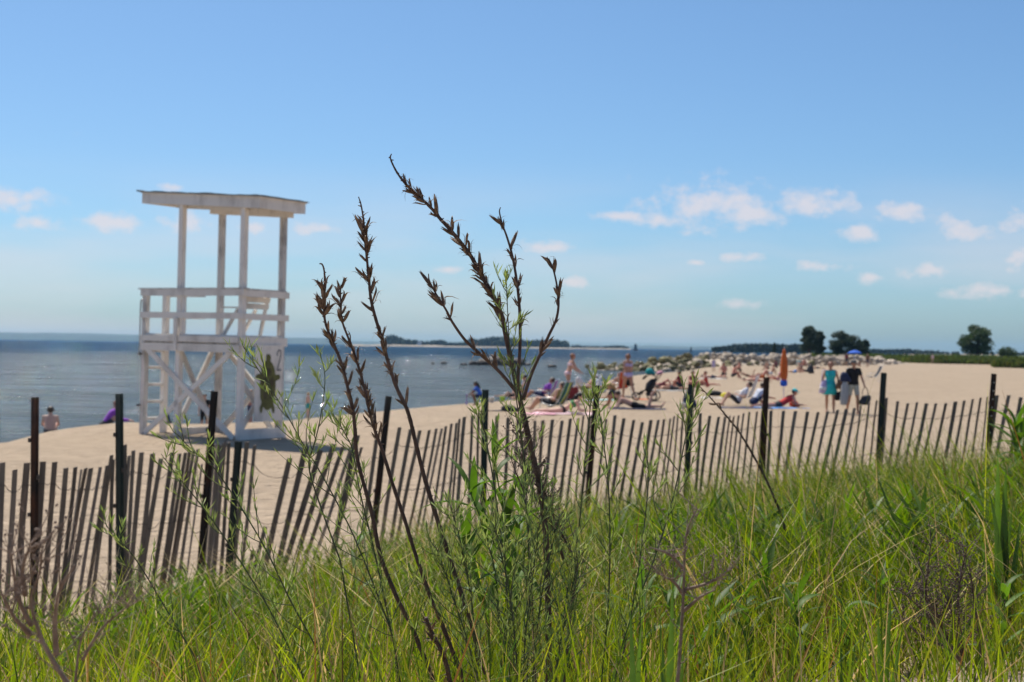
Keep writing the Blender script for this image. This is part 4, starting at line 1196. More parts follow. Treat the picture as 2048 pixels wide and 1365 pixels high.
# ------------------------------------------------------------------ dried evening primrose stalks with split pods
M_STALK = mat('dry_brown_stalk', (0.060, 0.036, 0.028), 0.75, col2=(0.16, 0.095, 0.070), scale=30, bump=0.4, bscale=120, lo=0.35, hi=0.75)
M_POD = mat('dry_seed_pod', (0.095, 0.055, 0.036), 0.65, col2=(0.40, 0.27, 0.17), scale=60, bump=0.4, bscale=200, lo=0.40, hi=0.72, rnd_var=0.35, trans=0.08)
def pod_mesh(seed, open_=0.5, L_=0.040, valves=4):
    """slender urn of four valves joined below, their narrow tips splitting apart and curling"""
    rs = random.Random(seed); mb = MB()
    for k in range(valves):
        if rs.random() < 0.10: continue
        a = 2 * math.pi * (k + rs.uniform(-0.12, 0.12)) / valves
        op = open_ * rs.uniform(0.5, 1.5); ln = L_ * rs.uniform(0.88, 1.1); tw = rs.uniform(-0.5, 0.5)
        rows = []
        for i in range(8):
            t = i / 7
            belly = math.sin(math.pi * min(1, 0.10 + t * 0.95) ** 0.8)
            e = max(0, t - 0.50) / 0.50
            r = 0.0010 + 0.0030 * belly + op * 0.0105 * e ** 1.7
            z = ln * (t - 0.16 * op * e ** 3)
            w = 0.0028 * max(0.0, math.sin(math.pi * min(1, 0.14 + 0.66 * t))) ** 0.9 * (1 - 0.82 * e ** 1.3)
            aa = a + tw * e * 0.6
            c = Vector((r * math.cos(aa), r * math.sin(aa), z)); s = Vector((-math.sin(aa), math.cos(aa), 0))
            inn = Vector((math.cos(aa), math.sin(aa), 0)) * (-0.0010) * (1 - 0.8 * e)
            rows.append((c - s * w + inn, c, c + s * w + inn))
        vs = [p for row in rows for p in row]
        fs = []
        for i in range(7):
            for j in range(2):
                q = i * 3 + j; fs.append((q, q + 1, q + 4, q + 3))
        mb.add(vs, fs)
    if rs.random() < 0.6:                     # withered bract curling from the base
        a = rs.uniform(0, 6.28); d = Vector((math.cos(a), math.sin(a), 0)); s = Vector((-math.sin(a), math.cos(a), 0)); q = rs.uniform(0.6, 1.3)
        P = [d * 0.004 * i * q + Vector((0, 0, 0.007 * i * q - 0.0012 * i * i * q)) for i in range(6)]
        vs = []
        for i, p in enumerate(P): w = 0.0014 * (1 - i / 6); vs += [p - s * w, p + s * w]
        mb.add(vs, [(2 * i, 2 * i + 1, 2 * i + 3, 2 * i + 2) for i in range(5)])
    return mb.mesh('seed_pod', M_POD, smooth=True)
PODS = [pod_mesh(i, [0.15, 0.35, 0.6, 0.9, 1.4, 0.5, 0.25, 1.1, 1.8, 0.7, 2.1, 1.2][i], [0.040, 0.034, 0.042, 0.036, 0.038, 0.030, 0.044, 0.040, 0.034, 0.026, 0.032, 0.044][i], [4, 4, 4, 3, 4, 3, 4, 4, 3, 2, 4, 3][i]) for i in range(12)]
def path_px(pts, Y0, Y1):
    n = len(pts)
    return catmull([at(x, y, Y0 + (Y1 - Y0) * i / (n - 1)) for i, (x, y) in enumerate(pts)], 8)
def to_ground(P):
    """continue the last direction of a stem into the soil"""
    d = (P[-1] - P[-3]).normalized(); p = P[-1].copy()
    d = (d * 0.5 + Vector((0, 0, -0.5))).normalized()
    for _ in range(60):
        if p.z < gz(p.x, p.y) - 0.02: break
        p = p + d * 0.05; P.append(p.copy())
    return P
def pods_on(path, clusters, root, seed, org):
    """clusters: photo y of a whorl, number of pods"""
    rs = random.Random(seed)
    inv = CAM_M.inverted()
    ys = []
    for p in path:
        q = inv @ p; ys.append(682.5 - q.y / -q.z * F_PX)
    for (py, num) in clusters:
        i = min(range(len(path)), key=lambda k: abs(ys[k] - py))
        d = (path[max(0, i - 1)] - path[min(len(path) - 1, i + 1)]).normalized()   # towards the tip
        s, t, _ = frame_from(d)
        a0 = rs.uniform(0, 6.28)
        for k in range(num):
            j = max(1, min(len(path) - 2, i + rs.choice((-2, -1, 0, 0, 1, 2))))
            if rs.random() < 0.06: continue
            a = a0 + 2 * math.pi * k / max(2, num) + rs.uniform(-0.4, 0.4)
            out = s * math.cos(a) + t * math.sin(a)
            ax = (d * rs.uniform(0.6, 1.2) + out * rs.uniform(0.30, 0.9) + Vector((0, 0, 0.15))).normalized()
            sc = rs.uniform(0.50, 1.12) * (0.8 if py < 420 else 1.0)
            o = link('seed_pod', rs.choice(PODS), root, path[j] + d * rs.uniform(-0.008, 0.008) + out * 0.0018 - org, None, (sc, sc, sc))
            o.rotation_euler = (ax.to_track_quat('Z', 'Y') @ Euler((0, 0, rs.uniform(0, 6.28))).to_quaternion()).to_euler()
def stalk(pts, Y0, Y1, r_top, r_base, clusters, label, seed, branches=(), name='dried_primrose'):
    P = to_ground(path_px(pts, Y0, Y1))
    org = Vector((P[-1].x, P[-1].y, gz(P[-1].x, P[-1].y)))
    root = empty(name, org, 0, label, 'dry plant', 'dried seed stalks in the foreground')
    n = len(P); rs = random.Random(seed)
    rad = [(r_top + (r_base - r_top) * (i / n) ** 0.7) * (1 + rs.uniform(-0.08, 0.10)) for i in range(n)]
    mb = MB().tube([p - org for p in P], rad, 8)
    for i in range(6, n - 3, 3):                    # leaf scars
        d = Vector((rs.uniform(-1, 1), rs.uniform(-1, 1), rs.uniform(-.2, .6))).normalized()
        mb.tube([P[i] - org, P[i] - org + d * (rad[i] + rs.uniform(0.002, 0.006))], [0.0018, 0.0008], 5)
    st = mb.build('stem', M_STALK, root, smooth=True)
    pods_on(P, clusters, root, seed, org)
    for k, (bp, by0, by1, cl) in enumerate(branches):
        B = path_px(bp, by0, by1); m = len(B)
        MB().tube([p - org for p in B], [r_top + (0.0042 - r_top) * (i / m) ** 0.8 for i in range(m)], 7).build('branch', M_STALK, root, smooth=True)
        pods_on(B, cl, root, seed + 10 + k, org)
    return root
stalk([(783, 308), (781, 318), (792, 342), (806, 362), (822, 380), (858, 412), (882, 440), (906, 466), (940, 510), (958, 543), (985, 590), (1003, 630), (1012, 672), (1024, 730), (1040, 800), (1056, 870), (1072, 940), (1084, 1000), (1092, 1080), (1096, 1200), (1098, 1365)], 2.97, 3.06, 0.0009, 0.0076,
      [(372, 3), (380, 4), (392, 3), (402, 4), (410, 3), (437, 3), (470, 3), (478, 3), (486, 3), (505, 3), (515, 3), (525, 2), (545, 3), (556, 3), (566, 4), (580, 4), (592, 4), (604, 3), (625, 4), (640, 4)],
      'tallest dried brown seed stalk, with three side branches, in the middle', 1, branches=(
      ([(1001, 415), (999, 425), (1005, 450), (1014, 475), (1024, 510), (1033, 560), (1039, 620), (1040, 690), (1036, 760), (1040, 805)], 2.99, 3.01, [(452, 4), (500, 3), (532, 2), (583, 3), (600, 3), (650, 1)]),
      ([(857, 548), (859, 562), (872, 588), (892, 620), (905, 645), (930, 680), (960, 708), (1000, 745), (1042, 795)], 2.93, 3.01, [(580, 4), (608, 4), (640, 3), (700, 2), (718, 2), (740, 1)]),
      ([(1086, 515), (1098, 520), (1108, 545), (1115, 580), (1117, 610), (1112, 640), (1098, 670), (1082, 705), (1062, 750), (1046, 800)], 3.04, 3.01, [(540, 2), (550, 2), (582, 3), (610, 2), (640, 2), (695, 3), (715, 2)])))
stalk([(717, 394), (722, 410), (727, 440), (729, 470), (733, 510), (738, 560), (742, 600), (752, 640), (763, 675), (775, 720), (793, 775), (815, 822), (830, 880), (848, 952), (876, 1044), (904, 1132), (932, 1216), (954, 1288), (976, 1365)], 2.93, 3.05, 0.0009, 0.0056,
      [(466, 3), (478, 4), (487, 4), (498, 4), (510, 3), (552, 3), (566, 3), (577, 3), (616, 2), (672, 3), (684, 3), (700, 2), (715, 3), (735, 3), (760, 4), (818, 2)],
      'straight dried brown seed stalk leaning left of the tallest one', 2)
stalk([(639, 528), (645, 530), (649, 548), (649, 580), (648, 620), (652, 650), (668, 690), (684, 730), (694, 770), (705, 815), (710, 860), (716, 924), (744, 1028), (760, 1108), (792, 1192), (824, 1256), (868, 1365)], 2.88, 3.02, 0.0009, 0.0050,
      [(566, 1), (590, 4), (602, 5), (614, 4), (632, 3), (662, 3), (674, 4), (690, 3), (732, 3), (746, 3), (775, 2), (805, 2), (822, 3), (838, 2)],
      'leftmost dried seed stalk, with its tip curled over', 3)
stalk([(682, 570), (681, 585), (682, 620), (685, 645), (698, 680), (712, 718), (727, 770), (738, 820), (752, 868), (766, 905), (784, 964), (812, 1048), (828, 1100), (860, 1192), (876, 1228), (896, 1280), (924, 1350)], 2.96, 3.05, 0.0009, 0.0050,
      [(590, 3), (612, 4), (622, 4), (645, 3), (692, 3), (720, 3), (742, 4), (792, 3), (815, 4), (828, 3), (860, 3), (872, 3)],
      'shorter dried seed stalk between the leftmost and the straight one', 4)
stalk([(1396, 770), (1420, 795), (1444, 822), (1475, 860), (1500, 900), (1530, 955), (1550, 1000), (1562, 1030), (1575, 1080)], 5.4, 5.6, 0.0012, 0.0062,
      [(780, 2), (795, 2), (810, 3), (830, 3), (845, 3), (860, 2)], 'dark bent dry stalk leaning across the fence right of the middle', 5)
stalk([(852, 1236), (862, 1262), (884, 1305), (894, 1335), (900, 1365)], 2.6, 2.66, 0.003, 0.005, [(1250, 3), (1290, 3), (1320, 2)], 'broken brown stalk with a ragged tip at the bottom edge', 6)

# shaggy dead leaves hanging from the tallest stalk
M_DEAD = mat('dead_twig', (0.066, 0.043, 0.034), 0.85, col2=(0.17, 0.12, 0.095), scale=40, bump=0.3, bscale=120, rnd_var=0.2)
M_DEADGREY = mat('dead_grey_twig', (0.135, 0.090, 0.066), 0.85, col2=(0.29, 0.22, 0.175), scale=40, bump=0.3, bscale=120)
def dead_shrub(stems, Y0, Y1, label, seed, fine=120, fl=0.05, r0=0.003, m=M_DEAD, seeds=True):
    rs = random.Random(seed)
    paths = [path_px(s, Y0, Y1) for s in stems]
    base = to_ground(list(paths[0]))
    org = Vector((base[-1].x, base[-1].y, gz(base[-1].x, base[-1].y)))
    root = empty('dead_shrub', org, 0, label, 'dead shrub')
    paths[0] = base
    for P in paths:
        n = len(P)
        MB().tube([p - org for p in P], [r0 * (0.35 + 0.9 * i / n) for i in range(n)], 6).build('stem', m, root, smooth=True)
    mb = MB(); hd = MB()
    for k in range(fine):
        P = rs.choice(paths); i = int(rs.random() ** 1.3 * min(len(P) - 2, len(P) * 0.75)); p = P[i] - org
        d = Vector((rs.uniform(-1, 1), rs.uniform(-.7, .7), rs.uniform(0.0, 1.0))).normalized()
        L_ = fl * rs.uniform(0.4, 1.5)
        q = p + d * L_ * 0.5 + Vector((rs.uniform(-1, 1), rs.uniform(-1, 1), rs.uniform(-.2, 1))) * L_ * 0.15; e = q + (d + Vector((0, 0, 0.4))).normalized() * L_ * 0.5
        mb.tube([p, q, e], [r0 * 0.32, r0 * 0.24, r0 * 0.12], 4)
        if seeds:
            for h in range(4):
                c = q.lerp(e, rs.random()) + Vector((rs.uniform(-1, 1), rs.uniform(-1, 1), rs.uniform(-1, 1))) * L_ * 0.10
                hd.ball(c, r0 * rs.uniform(0.35, 0.7), 5, 3)
    tag(mb.build('twigs', m, root), kind='stuff')
    if seeds: tag(hd.build('seed_heads', m, root), kind='stuff')
dead_shrub([[(1074, 935), (1090, 985), (1112, 1045), (1136, 1092), (1154, 1130), (1148, 1180), (1140, 1230)], [(1082, 975), (1096, 1030), (1110, 1070), (1128, 1120)], [(1040, 862), (1046, 905), (1056, 950), (1072, 1000)]],
           3.02, 3.10, 'dark shaggy dead stem hanging beside the tallest dried stalk', 7, 170, 0.035, 0.0035)
dead_shrub([[(1040, 868), (1042, 900), (1046, 950), (1052, 1010), (1060, 1090)], [(1018, 905), (1030, 940), (1048, 985)], [(1062, 890), (1058, 930), (1054, 980)]], 3.2, 3.25, 'fine purple brown dead sprig tangled in the leafy shoots', 8, 110, 0.055, 0.0018)
dead_shrub([[(1862, 1085), (1856, 1140), (1852, 1190), (1868, 1240), (1905, 1300), (1950, 1360)], [(1935, 1095), (1922, 1150), (1916, 1210), (1922, 1270), (1936, 1330)], [(1812, 1190), (1845, 1222), (1880, 1265), (1912, 1305)],
            [(1942, 1150), (1950, 1215), (1960, 1280), (1968, 1345)], [(1806, 1240), (1845, 1275), (1890, 1295), (1920, 1320)], [(1860, 1205), (1880, 1240), (1900, 1290)], [(1898, 1200), (1910, 1260), (1925, 1310)]],
           3.7, 3.8, 'tangled grey brown dead shrub at the lower right corner', 9, 230, 0.075, 0.0042, M_DEAD)
dead_shrub([[(84, 1108), (78, 1150), (62, 1200), (78, 1265), (105, 1320), (140, 1375)], [(20, 1105), (28, 1150), (40, 1205), (62, 1250)], [(150, 1130), (120, 1180), (110, 1240), (112, 1310)], [(0, 1180), (25, 1230), (60, 1270)], [(60, 1090), (45, 1140), (50, 1190)]],
           1.55, 1.62, 'blurred brown dead shrub close to the camera at the lower left corner', 10, 55, 0.05, 0.0030, M_DEADGREY)
dead_shrub([[(210, 1215), (180, 1245), (160, 1290), (150, 1365)], [(280, 1200), (240, 1225), (200, 1262), (165, 1320)]], 1.75, 1.8, 'blurred thin dead twigs right of the corner shrub', 12, 50, 0.05, 0.0018, M_DEADGREY)
dead_shrub([[(1394, 1018), (1378, 1050), (1370, 1090), (1368, 1160), (1364, 1240), (1358, 1330), (1354, 1375)], [(1322, 1150), (1348, 1165), (1367, 1190)], [(1430, 1180), (1400, 1195), (1368, 1222)], [(1300, 1095), (1340, 1110), (1368, 1140)], [(1460, 1140), (1420, 1165), (1369, 1180)]],
           2.0, 2.05, 'blurred single dead twig standing at the bottom right of the middle', 11, 60, 0.04, 0.0026, M_DEADGREY)

# ------------------------------------------------------------------ wispy green wormwood
M_WORM = mat('wormwood_stem', (0.060, 0.090, 0.036), 0.6, col2=(0.085, 0.062, 0.040), scale=20, lo=0.4, hi=0.75)
M_WLEAF = mat('wormwood_leaf', (0.235, 0.285, 0.10), 0.55, tint=True, var=0.15, scale=60, trans=0.35)
def wormwood(pts, Y0, Y1, label, seed, n_br=15, reach=0.09, r=0.0019):
    rs = random.Random(seed)
    P = to_ground(path_px(pts, Y0, Y1)); n = len(P)
    org = Vector((P[-1].x, P[-1].y, gz(P[-1].x, P[-1].y)))
    root = empty('wormwood_plant', org, 0, label, 'wild plant', 'wispy green plants in the foreground')
    MB().tube([p - org for p in P], [r * (0.35 + 0.75 * (i / n) ** 0.6) for i in range(n)], 6).build('stem', M_WORM, root, smooth=True)
    V, F, C = [], [], []
    def leaf(p, d, L_, w):
        s = d.cross(Vector((rs.uniform(-1, 1), rs.uniform(-1, 1), rs.uniform(-1, 1)))).normalized()
        bend = Vector((rs.uniform(-1, 1), rs.uniform(-1, 1), rs.uniform(0.1, 1))) * 0.25 * L_
        q = p + d * L_ * 0.55 + bend * 0.4; e = p + d * L_ + bend
        b = len(V); V.extend([p - s * w * 0.4, p + s * w * 0.4, q + s * w, q - s * w, e])
        F.extend([(b, b + 1, b + 2, b + 3), (b + 3, b + 2, b + 4, b + 4)])
        g = rs.uniform(0.7, 1.35); C.extend([(g * rs.uniform(0.9, 1.1), g, g * 0.9)] * 5)
    br = MB()
    vis = int(n * 0.92)
    for k in range(n_br):
        i = int(vis * (0.05 + 0.92 * k / n_br)); p = P[min(i, n - 2)]
        tip = (P[max(0, i - 1)] - P[min(n - 1, i + 1)]).normalized(); s, t, _ = frame_from(tip)
        a = k * 2.4 + rs.uniform(-0.5, 0.5); out = s * math.cos(a) + t * math.sin(a)
        d = (tip * rs.uniform(0.4, 1.0) + out * rs.uniform(0.5, 1.0)).normalized()
        L_ = reach * rs.uniform(0.35, 1.2) * (0.45 + 0.8 * min(1, i / vis * 1.8))
        pts_ = [p]; q = p.copy(); dd = d.copy()
        for m_ in range(5):
            dd = (dd + Vector((rs.uniform(-.2, .2), rs.uniform(-.2, .2), 0.12))).normalized(); q = q + dd * L_ / 5; pts_.append(q.copy())
        br.tube([x - org for x in pts_], [0.0011, 0.001, 0.0009, 0.0008, 0.0006, 0.0004], 4)
        for x in pts_[1:]:
            for _ in range(rs.choice((1, 2, 3))):
                leaf(x - org, (dd * 0.8 + Vector((rs.uniform(-1, 1), rs.uniform(-1, 1), rs.uniform(-.3, 1))) * 0.7).normalized(), rs.uniform(0.012, 0.030), rs.uniform(0.0009, 0.0018))
        leaf(pts_[-1] - org, dd, 0.020, 0.0024)
        leaf(pts_[-2] - org, (dd + Vector((0, 0, .3))).normalized(), 0.016, 0.0022)
    for i in range(2, vis, 2):
        for _ in range(2 if i > vis * 0.45 else 1):
            d = Vector((rs.uniform(-1, 1), rs.uniform(-1, 1), rs.uniform(-.2, .8))).normalized()
            leaf(P[i] - org, d, rs.uniform(0.015, 0.04), 0.0010)
    tag(br.build('side_shoots', M_WORM, root), kind='stuff')
    me = bpy.data.meshes.new('leaves'); me.from_pydata(V, [], [tuple(dict.fromkeys(f)) for f in F]); me.materials.append(M_WLEAF)
    ca = me.color_attributes.new('tint', 'FLOAT_COLOR', 'POINT'); ca.data.foreach_set('color', np.c_[np.array(C), np.ones(len(C))].astype(np.float32).ravel())
    tag(link('leaves', me, root), kind='stuff')
WW = [([(486, 692), (520, 745), (568, 820), (604, 885), (640, 944), (696, 1048), (732, 1132), (760, 1204), (784, 1272), (800, 1365)], 2.9, 3.0, 'wispy green plant crossing in front of the tower panel', 20, .11),
      ([(352, 866), (384, 900), (424, 932), (472, 1000), (532, 1100), (580, 1200), (624, 1280), (668, 1365)], 2.9, 3.0, 'wispy green plant rising under the left of the tower', 18, .10),
      ([(322, 908), (360, 958), (400, 1008), (452, 1080), (516, 1180), (560, 1260), (604, 1348)], 3.1, 3.2, 'wispy green plant, lower of the two leaning left of the broken fence', 15, .08),
      ([(212, 1052), (240, 1080), (280, 1132), (330, 1215), (392, 1318)], 3.0, 3.05, 'wispy green plant leaning low in front of the second fence post', 10, .07),
      ([(1010, 548), (1014, 600), (1020, 700), (1033, 800), (1046, 900), (1054, 1000), (1057, 1100), (1060, 1200), (1054, 1365)], 2.93, 2.98, 'tallest wispy green plant, growing up against the tallest dried stalk', 24, .09),
      ([(1187, 785), (1180, 820), (1169, 940), (1156, 1068), (1132, 1200), (1116, 1320)], 2.95, 3.0, 'slender wispy green plant in front of the seventh fence post', 17, .08),
      ([(1190, 770), (1197, 810), (1206, 880), (1216, 960), (1220, 1080), (1216, 1220), (1204, 1352)], 3.05, 3.1, 'slender upright wispy green plant just right of the seventh fence post', 17, .07),
      ([(1386, 775), (1380, 830), (1370, 880), (1348, 988), (1312, 1108), (1276, 1200), (1248, 1280), (1232, 1350)], 3.0, 3.05, 'wispy green plant leaning right in front of the eighth fence post', 19, .09),
      ([(1291, 905), (1297, 950), (1292, 1020), (1277, 1140), (1262, 1230), (1240, 1340)], 3.1, 3.12, 'short wispy green plant in front of the middle pickets right of centre', 12, .07),
      ([(955, 815), (966, 850), (976, 900), (991, 989), (1001, 1071), (1012, 1153), (1020, 1365)], 3.1, 3.12, 'wispy green plant in front of the sixth fence post', 14, .08),
      ([(672, 836), (690, 868), (705, 900), (717, 969), (731, 1032), (750, 1110), (790, 1300)], 3.05, 3.1, 'wispy green plant beside the foot of the leftmost dried stalk', 14, .07),
      ([(640, 705), (650, 760), (640, 840), (628, 890), (618, 935), (640, 1010), (680, 1120)], 3.0, 3.05, 'thin wispy green sprig left of the leftmost dried stalk', 9, .05),
      ([(900, 1010), (915, 1060), (930, 1130), (945, 1220), (955, 1365)], 2.9, 2.95, 'low wispy green plant among the lower stems in the middle', 16, .09),
      ([(1120, 1030), (1105, 1090), (1085, 1180), (1070, 1300), (1066, 1365)], 2.9, 2.95, 'low wispy green plant right of the reddish lower stem', 16, .09),
      ([(985, 1045), (1000, 1100), (1018, 1180), (1030, 1280), (1036, 1365)], 2.8, 2.84, 'feathery green plant in front of the tall leafy shoot', 22, .13),
      ([(1085, 985), (1078, 1060), (1066, 1150), (1052, 1260), (1046, 1365)], 2.84, 2.88, 'feathery green plant crossing the lower part of the tallest stalk', 22, .13),
      ([(870, 1090), (892, 1150), (918, 1230), (940, 1300), (952, 1365)], 2.85, 2.88, 'feathery green plant between the two lower dried stalks', 20, .12),
      ([(1160, 1100), (1145, 1170), (1128, 1250), (1112, 1340)], 2.9, 2.92, 'feathery green plant right of the shaggy dead stem', 18, .11)]
for i, (p, a, b, lab, nb, rc) in enumerate(WW): wormwood(p, a, b, lab, 50 + i, int(nb * 1.5), rc)

# ------------------------------------------------------------------ leafy shoots (each leaf its own piece)
M_LANCE = mat('lance_leaf', (0.085, 0.155, 0.024), 0.55, 0.35, 14, trans=0.42, rnd_var=0.3, spec=0.3)
M_GSTEM = mat('green_stem', (0.085, 0.12, 0.035), 0.6, 0.3, 20)
def lance_mesh(seed, L_=0.14, W_=0.017, droop=0.5):
    rs = random.Random(seed); vs, fs = [], []
    n = 7; tw = rs.uniform(-0.5, 0.5)
    for i in range(n):
        t = i / (n - 1)
        w = W_ * (math.sin(math.pi * min(1, 0.06 + 0.94 * t) ** 0.8) ** 0.9) * 0.5 + 0.0004
        ang = 0.15 - droop * t * 1.4
        x = L_ * (t * math.cos(ang * 0.6)); z = L_ * (t * 0.25 + math.sin(ang) * t * 0.8)
        c, s = math.cos(tw * t), math.sin(tw * t)
        vs += [(x, -w * c, z - w * s + w * 0.35), (x, 0, z), (x, w * c, z + w * s + w * 0.35)]
    for i in range(n - 1):
        for j in range(2): a = i * 3 + j; fs.append((a, a + 1, a + 4, a + 3))
    return MB().add(vs, fs).mesh('leaf', M_LANCE, smooth=True)
LANCE = [lance_mesh(i, 0.115 + 0.012 * (i % 4), 0.017 + 0.002 * (i % 3), [0.2, 0.5, 0.8, 0.35, 0.1, 0.6][i % 6]) for i in range(6)]
def leafy_shoot(pts, Y0, Y1, label, seed, n_leaf=14, scale=1.0):
    rs = random.Random(seed)
    P = to_ground(path_px(pts, Y0, Y1)); n = len(P)
    org = Vector((P[-1].x, P[-1].y, gz(P[-1].x, P[-1].y)))
    root = empty('leafy_shoot', org, 0, label, 'wild plant', 'leafy green shoots in the foreground')
    MB().tube([p - org for p in P], [0.0012 + 0.0022 * i / n for i in range(n)], 6).build('stem', M_GSTEM, root, smooth=True)
    for k in range(n_leaf):
        i = int(n * 0.92 * (k / n_leaf) ** 1.1); p = P[min(i, n - 1)] - org
        a = k * 2.399 + rs.uniform(-0.5, 0.5); pitch = -rs.uniform(0.2, 1.15) * (1.2 if k < 3 else 0.9); sc = scale * rs.uniform(0.7, 1.2) * (0.7 if k < 2 else 1)
        link('leaf', LANCE[rs.randrange(6)], root, p, (0, pitch, a), (sc, sc, sc))
LS = [([(985, 915), (1000, 985), (1012, 1060), (1020, 1150), (1022, 1280)], 3.35, 3.4, 'tall leafy green shoot behind the tallest dried stalk', 20, 1.1),
      ([(940, 985), (958, 1030), (975, 1080), (990, 1150), (1000, 1260)], 3.45, 3.5, 'leafy green shoot left of the tall leafy one, leaves spread left', 16, 1.15),
      ([(925, 1085), (940, 1120), (958, 1170), (975, 1250)], 3.4, 3.45, 'lower leafy green shoot in front of the sixth fence post', 14, 1.05),
      ([(1045, 960), (1040, 1040), (1035, 1120), (1030, 1250)], 3.5, 3.52, 'leafy green shoot just right of the tall leafy one', 14, 1.1),
      ([(1280, 1190), (1285, 1240), (1290, 1310)], 3.9, 3.95, 'leafy green shoot furthest left in the lower right thicket', 11, 1.0),
      ([(1345, 1170), (1350, 1230), (1352, 1310)], 4.1, 4.1, 'leafy green shoot behind the blurred single dead twig', 12, 1.0),
      ([(1420, 1195), (1425, 1250), (1428, 1320)], 4.0, 4.0, 'leafy green shoot right of the blurred single dead twig', 12, 1.1),
      ([(1490, 1180), (1495, 1240), (1496, 1310)], 4.2, 4.2, 'upright leafy green shoot in the middle of the lower right thicket', 12, 1.1),
      ([(1530, 1135), (1540, 1210), (1546, 1300)], 4.4, 4.4, 'tallest leafy green shoot of the lower right thicket', 13, 1.2),
      ([(1590, 1200), (1594, 1260), (1596, 1330)], 4.1, 4.1, 'leafy green shoot furthest right in the lower right thicket', 12, 1.0),
      ([(1400, 1270), (1402, 1320), (1404, 1365)], 3.7, 3.7, 'low leafy green shoot at the bottom edge of the thicket', 11, 0.9),
      ([(1690, 1220), (1694, 1280), (1698, 1350)], 4.0, 4.0, 'leafy green shoot left of the tangled dead shrub', 11, 1.0),
      ([(1760, 1160), (1766, 1220), (1770, 1300)], 4.4, 4.4, 'leafy green shoot up and left of the tangled dead shrub', 11, 1.0),
      ([(2010, 1185), (2008, 1250), (2004, 1340)], 4.0, 4.0, 'leafy green shoot at the right edge beside the tangled dead shrub', 11, 1.1),
      ([(715, 1068), (712, 1110), (708, 1170)], 6.0, 6.0, 'small bright leafy shoot among the grass below the leaning pickets', 10, 1.3),
      ([(2030, 850), (2032, 890), (2034, 950)], 9.0, 9.0, 'bushy leafy shoot at the right edge near the last fence post', 16, 2.4),
      ([(2052, 880), (2050, 930), (2048, 990)], 8.6, 8.6, 'bushy leafy shoot cut by the right edge of the picture', 16, 2.4)]
for i, (p, a, b, lab, nl, sc) in enumerate(LS): leafy_shoot(p, a, b, lab, 90 + i, nl, sc)

# clump of broad grass blades at the right
M_BROAD = mat('broad_blade', (0.085, 0.145, 0.028), 0.45, 0.3, 10, trans=0.45, rnd_var=0.25)
def broad_clump(px, base_py, Y, blades, label, seed):
    rs = random.Random(seed)
    b = at(px, base_py, Y); b.z = gz(b.x, b.y)
    root = empty('broad_grass_clump', b, 0, label, 'grass clump')
    for (dx, top_py, w) in blades:
        tip = at(px + dx, top_py, Y) - b
        vs = []
        n = 8; s = Vector((math.cos(rs.uniform(-.6, .6)), math.sin(rs.uniform(-.6, .6)), 0))
        mid = Vector((tip.x * 0.25, rs.uniform(-.08, .08), tip.z * 0.6))
        for i in range(n):
            t = i / (n - 1)
            p = mid * 2 * t * (1 - t) + tip * t * t
            ww = w * (1 - t ** 2.2) * (0.6 + 0.8 * math.sin(math.pi * min(0.5, t))) / 2 + 0.0004
            vs += [p - s * ww + Vector((0, -ww * .4, 0)), p, p + s * ww + Vector((0, -ww * .4, 0))]
        fs = []
        for i in range(n - 1):
            for j in range(2): a = i * 3 + j; fs.append((a, a + 1, a + 4, a + 3))
        MB().add(vs, fs).build('blade', M_BROAD, root, smooth=True)
broad_clump(2000, 1290, 4.6, [(-4, 900, .028), (12, 930, .026), (-22, 980, .022), (26, 1000, .02), (4, 1050, .024), (-40, 1060, .018), (40, 1040, .018), (-12, 1120, .02)], 'tall clump of broad green blades in front of the last fence post', 1)
broad_clump(1268, 1500, 2.1, [(-8, 1215, .016), (14, 1255, .014)], 'two blurred broad blades rising from the bottom edge in the middle', 2)
broad_clump(1330, 1500, 2.2, [(16, 1160, .014), (-10, 1240, .013), (40, 1285, .012)], 'blurred thin blades beside the blurred single dead twig', 3)
broad_clump(1760, 1480, 3.0, [(-4, 1235, .012), (22, 1200, .012), (-30, 1270, .010), (46, 1250, .01)], 'broad green blades at the bottom left of the tangled dead shrub', 4)
# ------------------------------------------------------------------ people
SKIN = {'fair': mat('skin_fair', (0.62, 0.36, 0.26), 0.55, 0.08, 6), 'tan': mat('skin_tan', (0.46, 0.24, 0.155), 0.55, 0.08, 6), 'red': mat('skin_sunburnt', (0.55, 0.235, 0.17), 0.55, 0.08, 6), 'dark': mat('skin_brown', (0.22, 0.11, 0.07), 0.55, 0.08, 6)}
def cloth(name, c): return mat('cloth_' + name, c, 0.85, 0.18, 14, 0.3, 60)
CL = {k: cloth(k, v) for k, v in dict(black=(0.012, 0.012, 0.014), white=(0.72, 0.72, 0.74), aqua=(0.03, 0.50, 0.52), teal=(0.02, 0.30, 0.30), blue=(0.03, 0.12, 0.55), navy=(0.015, 0.025, 0.075), purple=(0.26, 0.06, 0.42),
      lavender=(0.50, 0.42, 0.66), pink=(0.72, 0.35, 0.42), palepink=(0.75, 0.52, 0.55), red=(0.52, 0.03, 0.03), maroon=(0.20, 0.03, 0.045), orange=(0.62, 0.13, 0.025), grey=(0.34, 0.36, 0.38), khaki=(0.38, 0.40, 0.36), lightgrey=(0.55, 0.56, 0.64),
      green=(0.07, 0.25, 0.09), lime=(0.30, 0.55, 0.06), yellow=(0.72, 0.60, 0.06), paleaqua=(0.42, 0.72, 0.68), brown=(0.16, 0.085, 0.045), skyblue=(0.10, 0.32, 0.75), tan=(0.42, 0.30, 0.19), charcoal=(0.035, 0.037, 0.045)).items()}
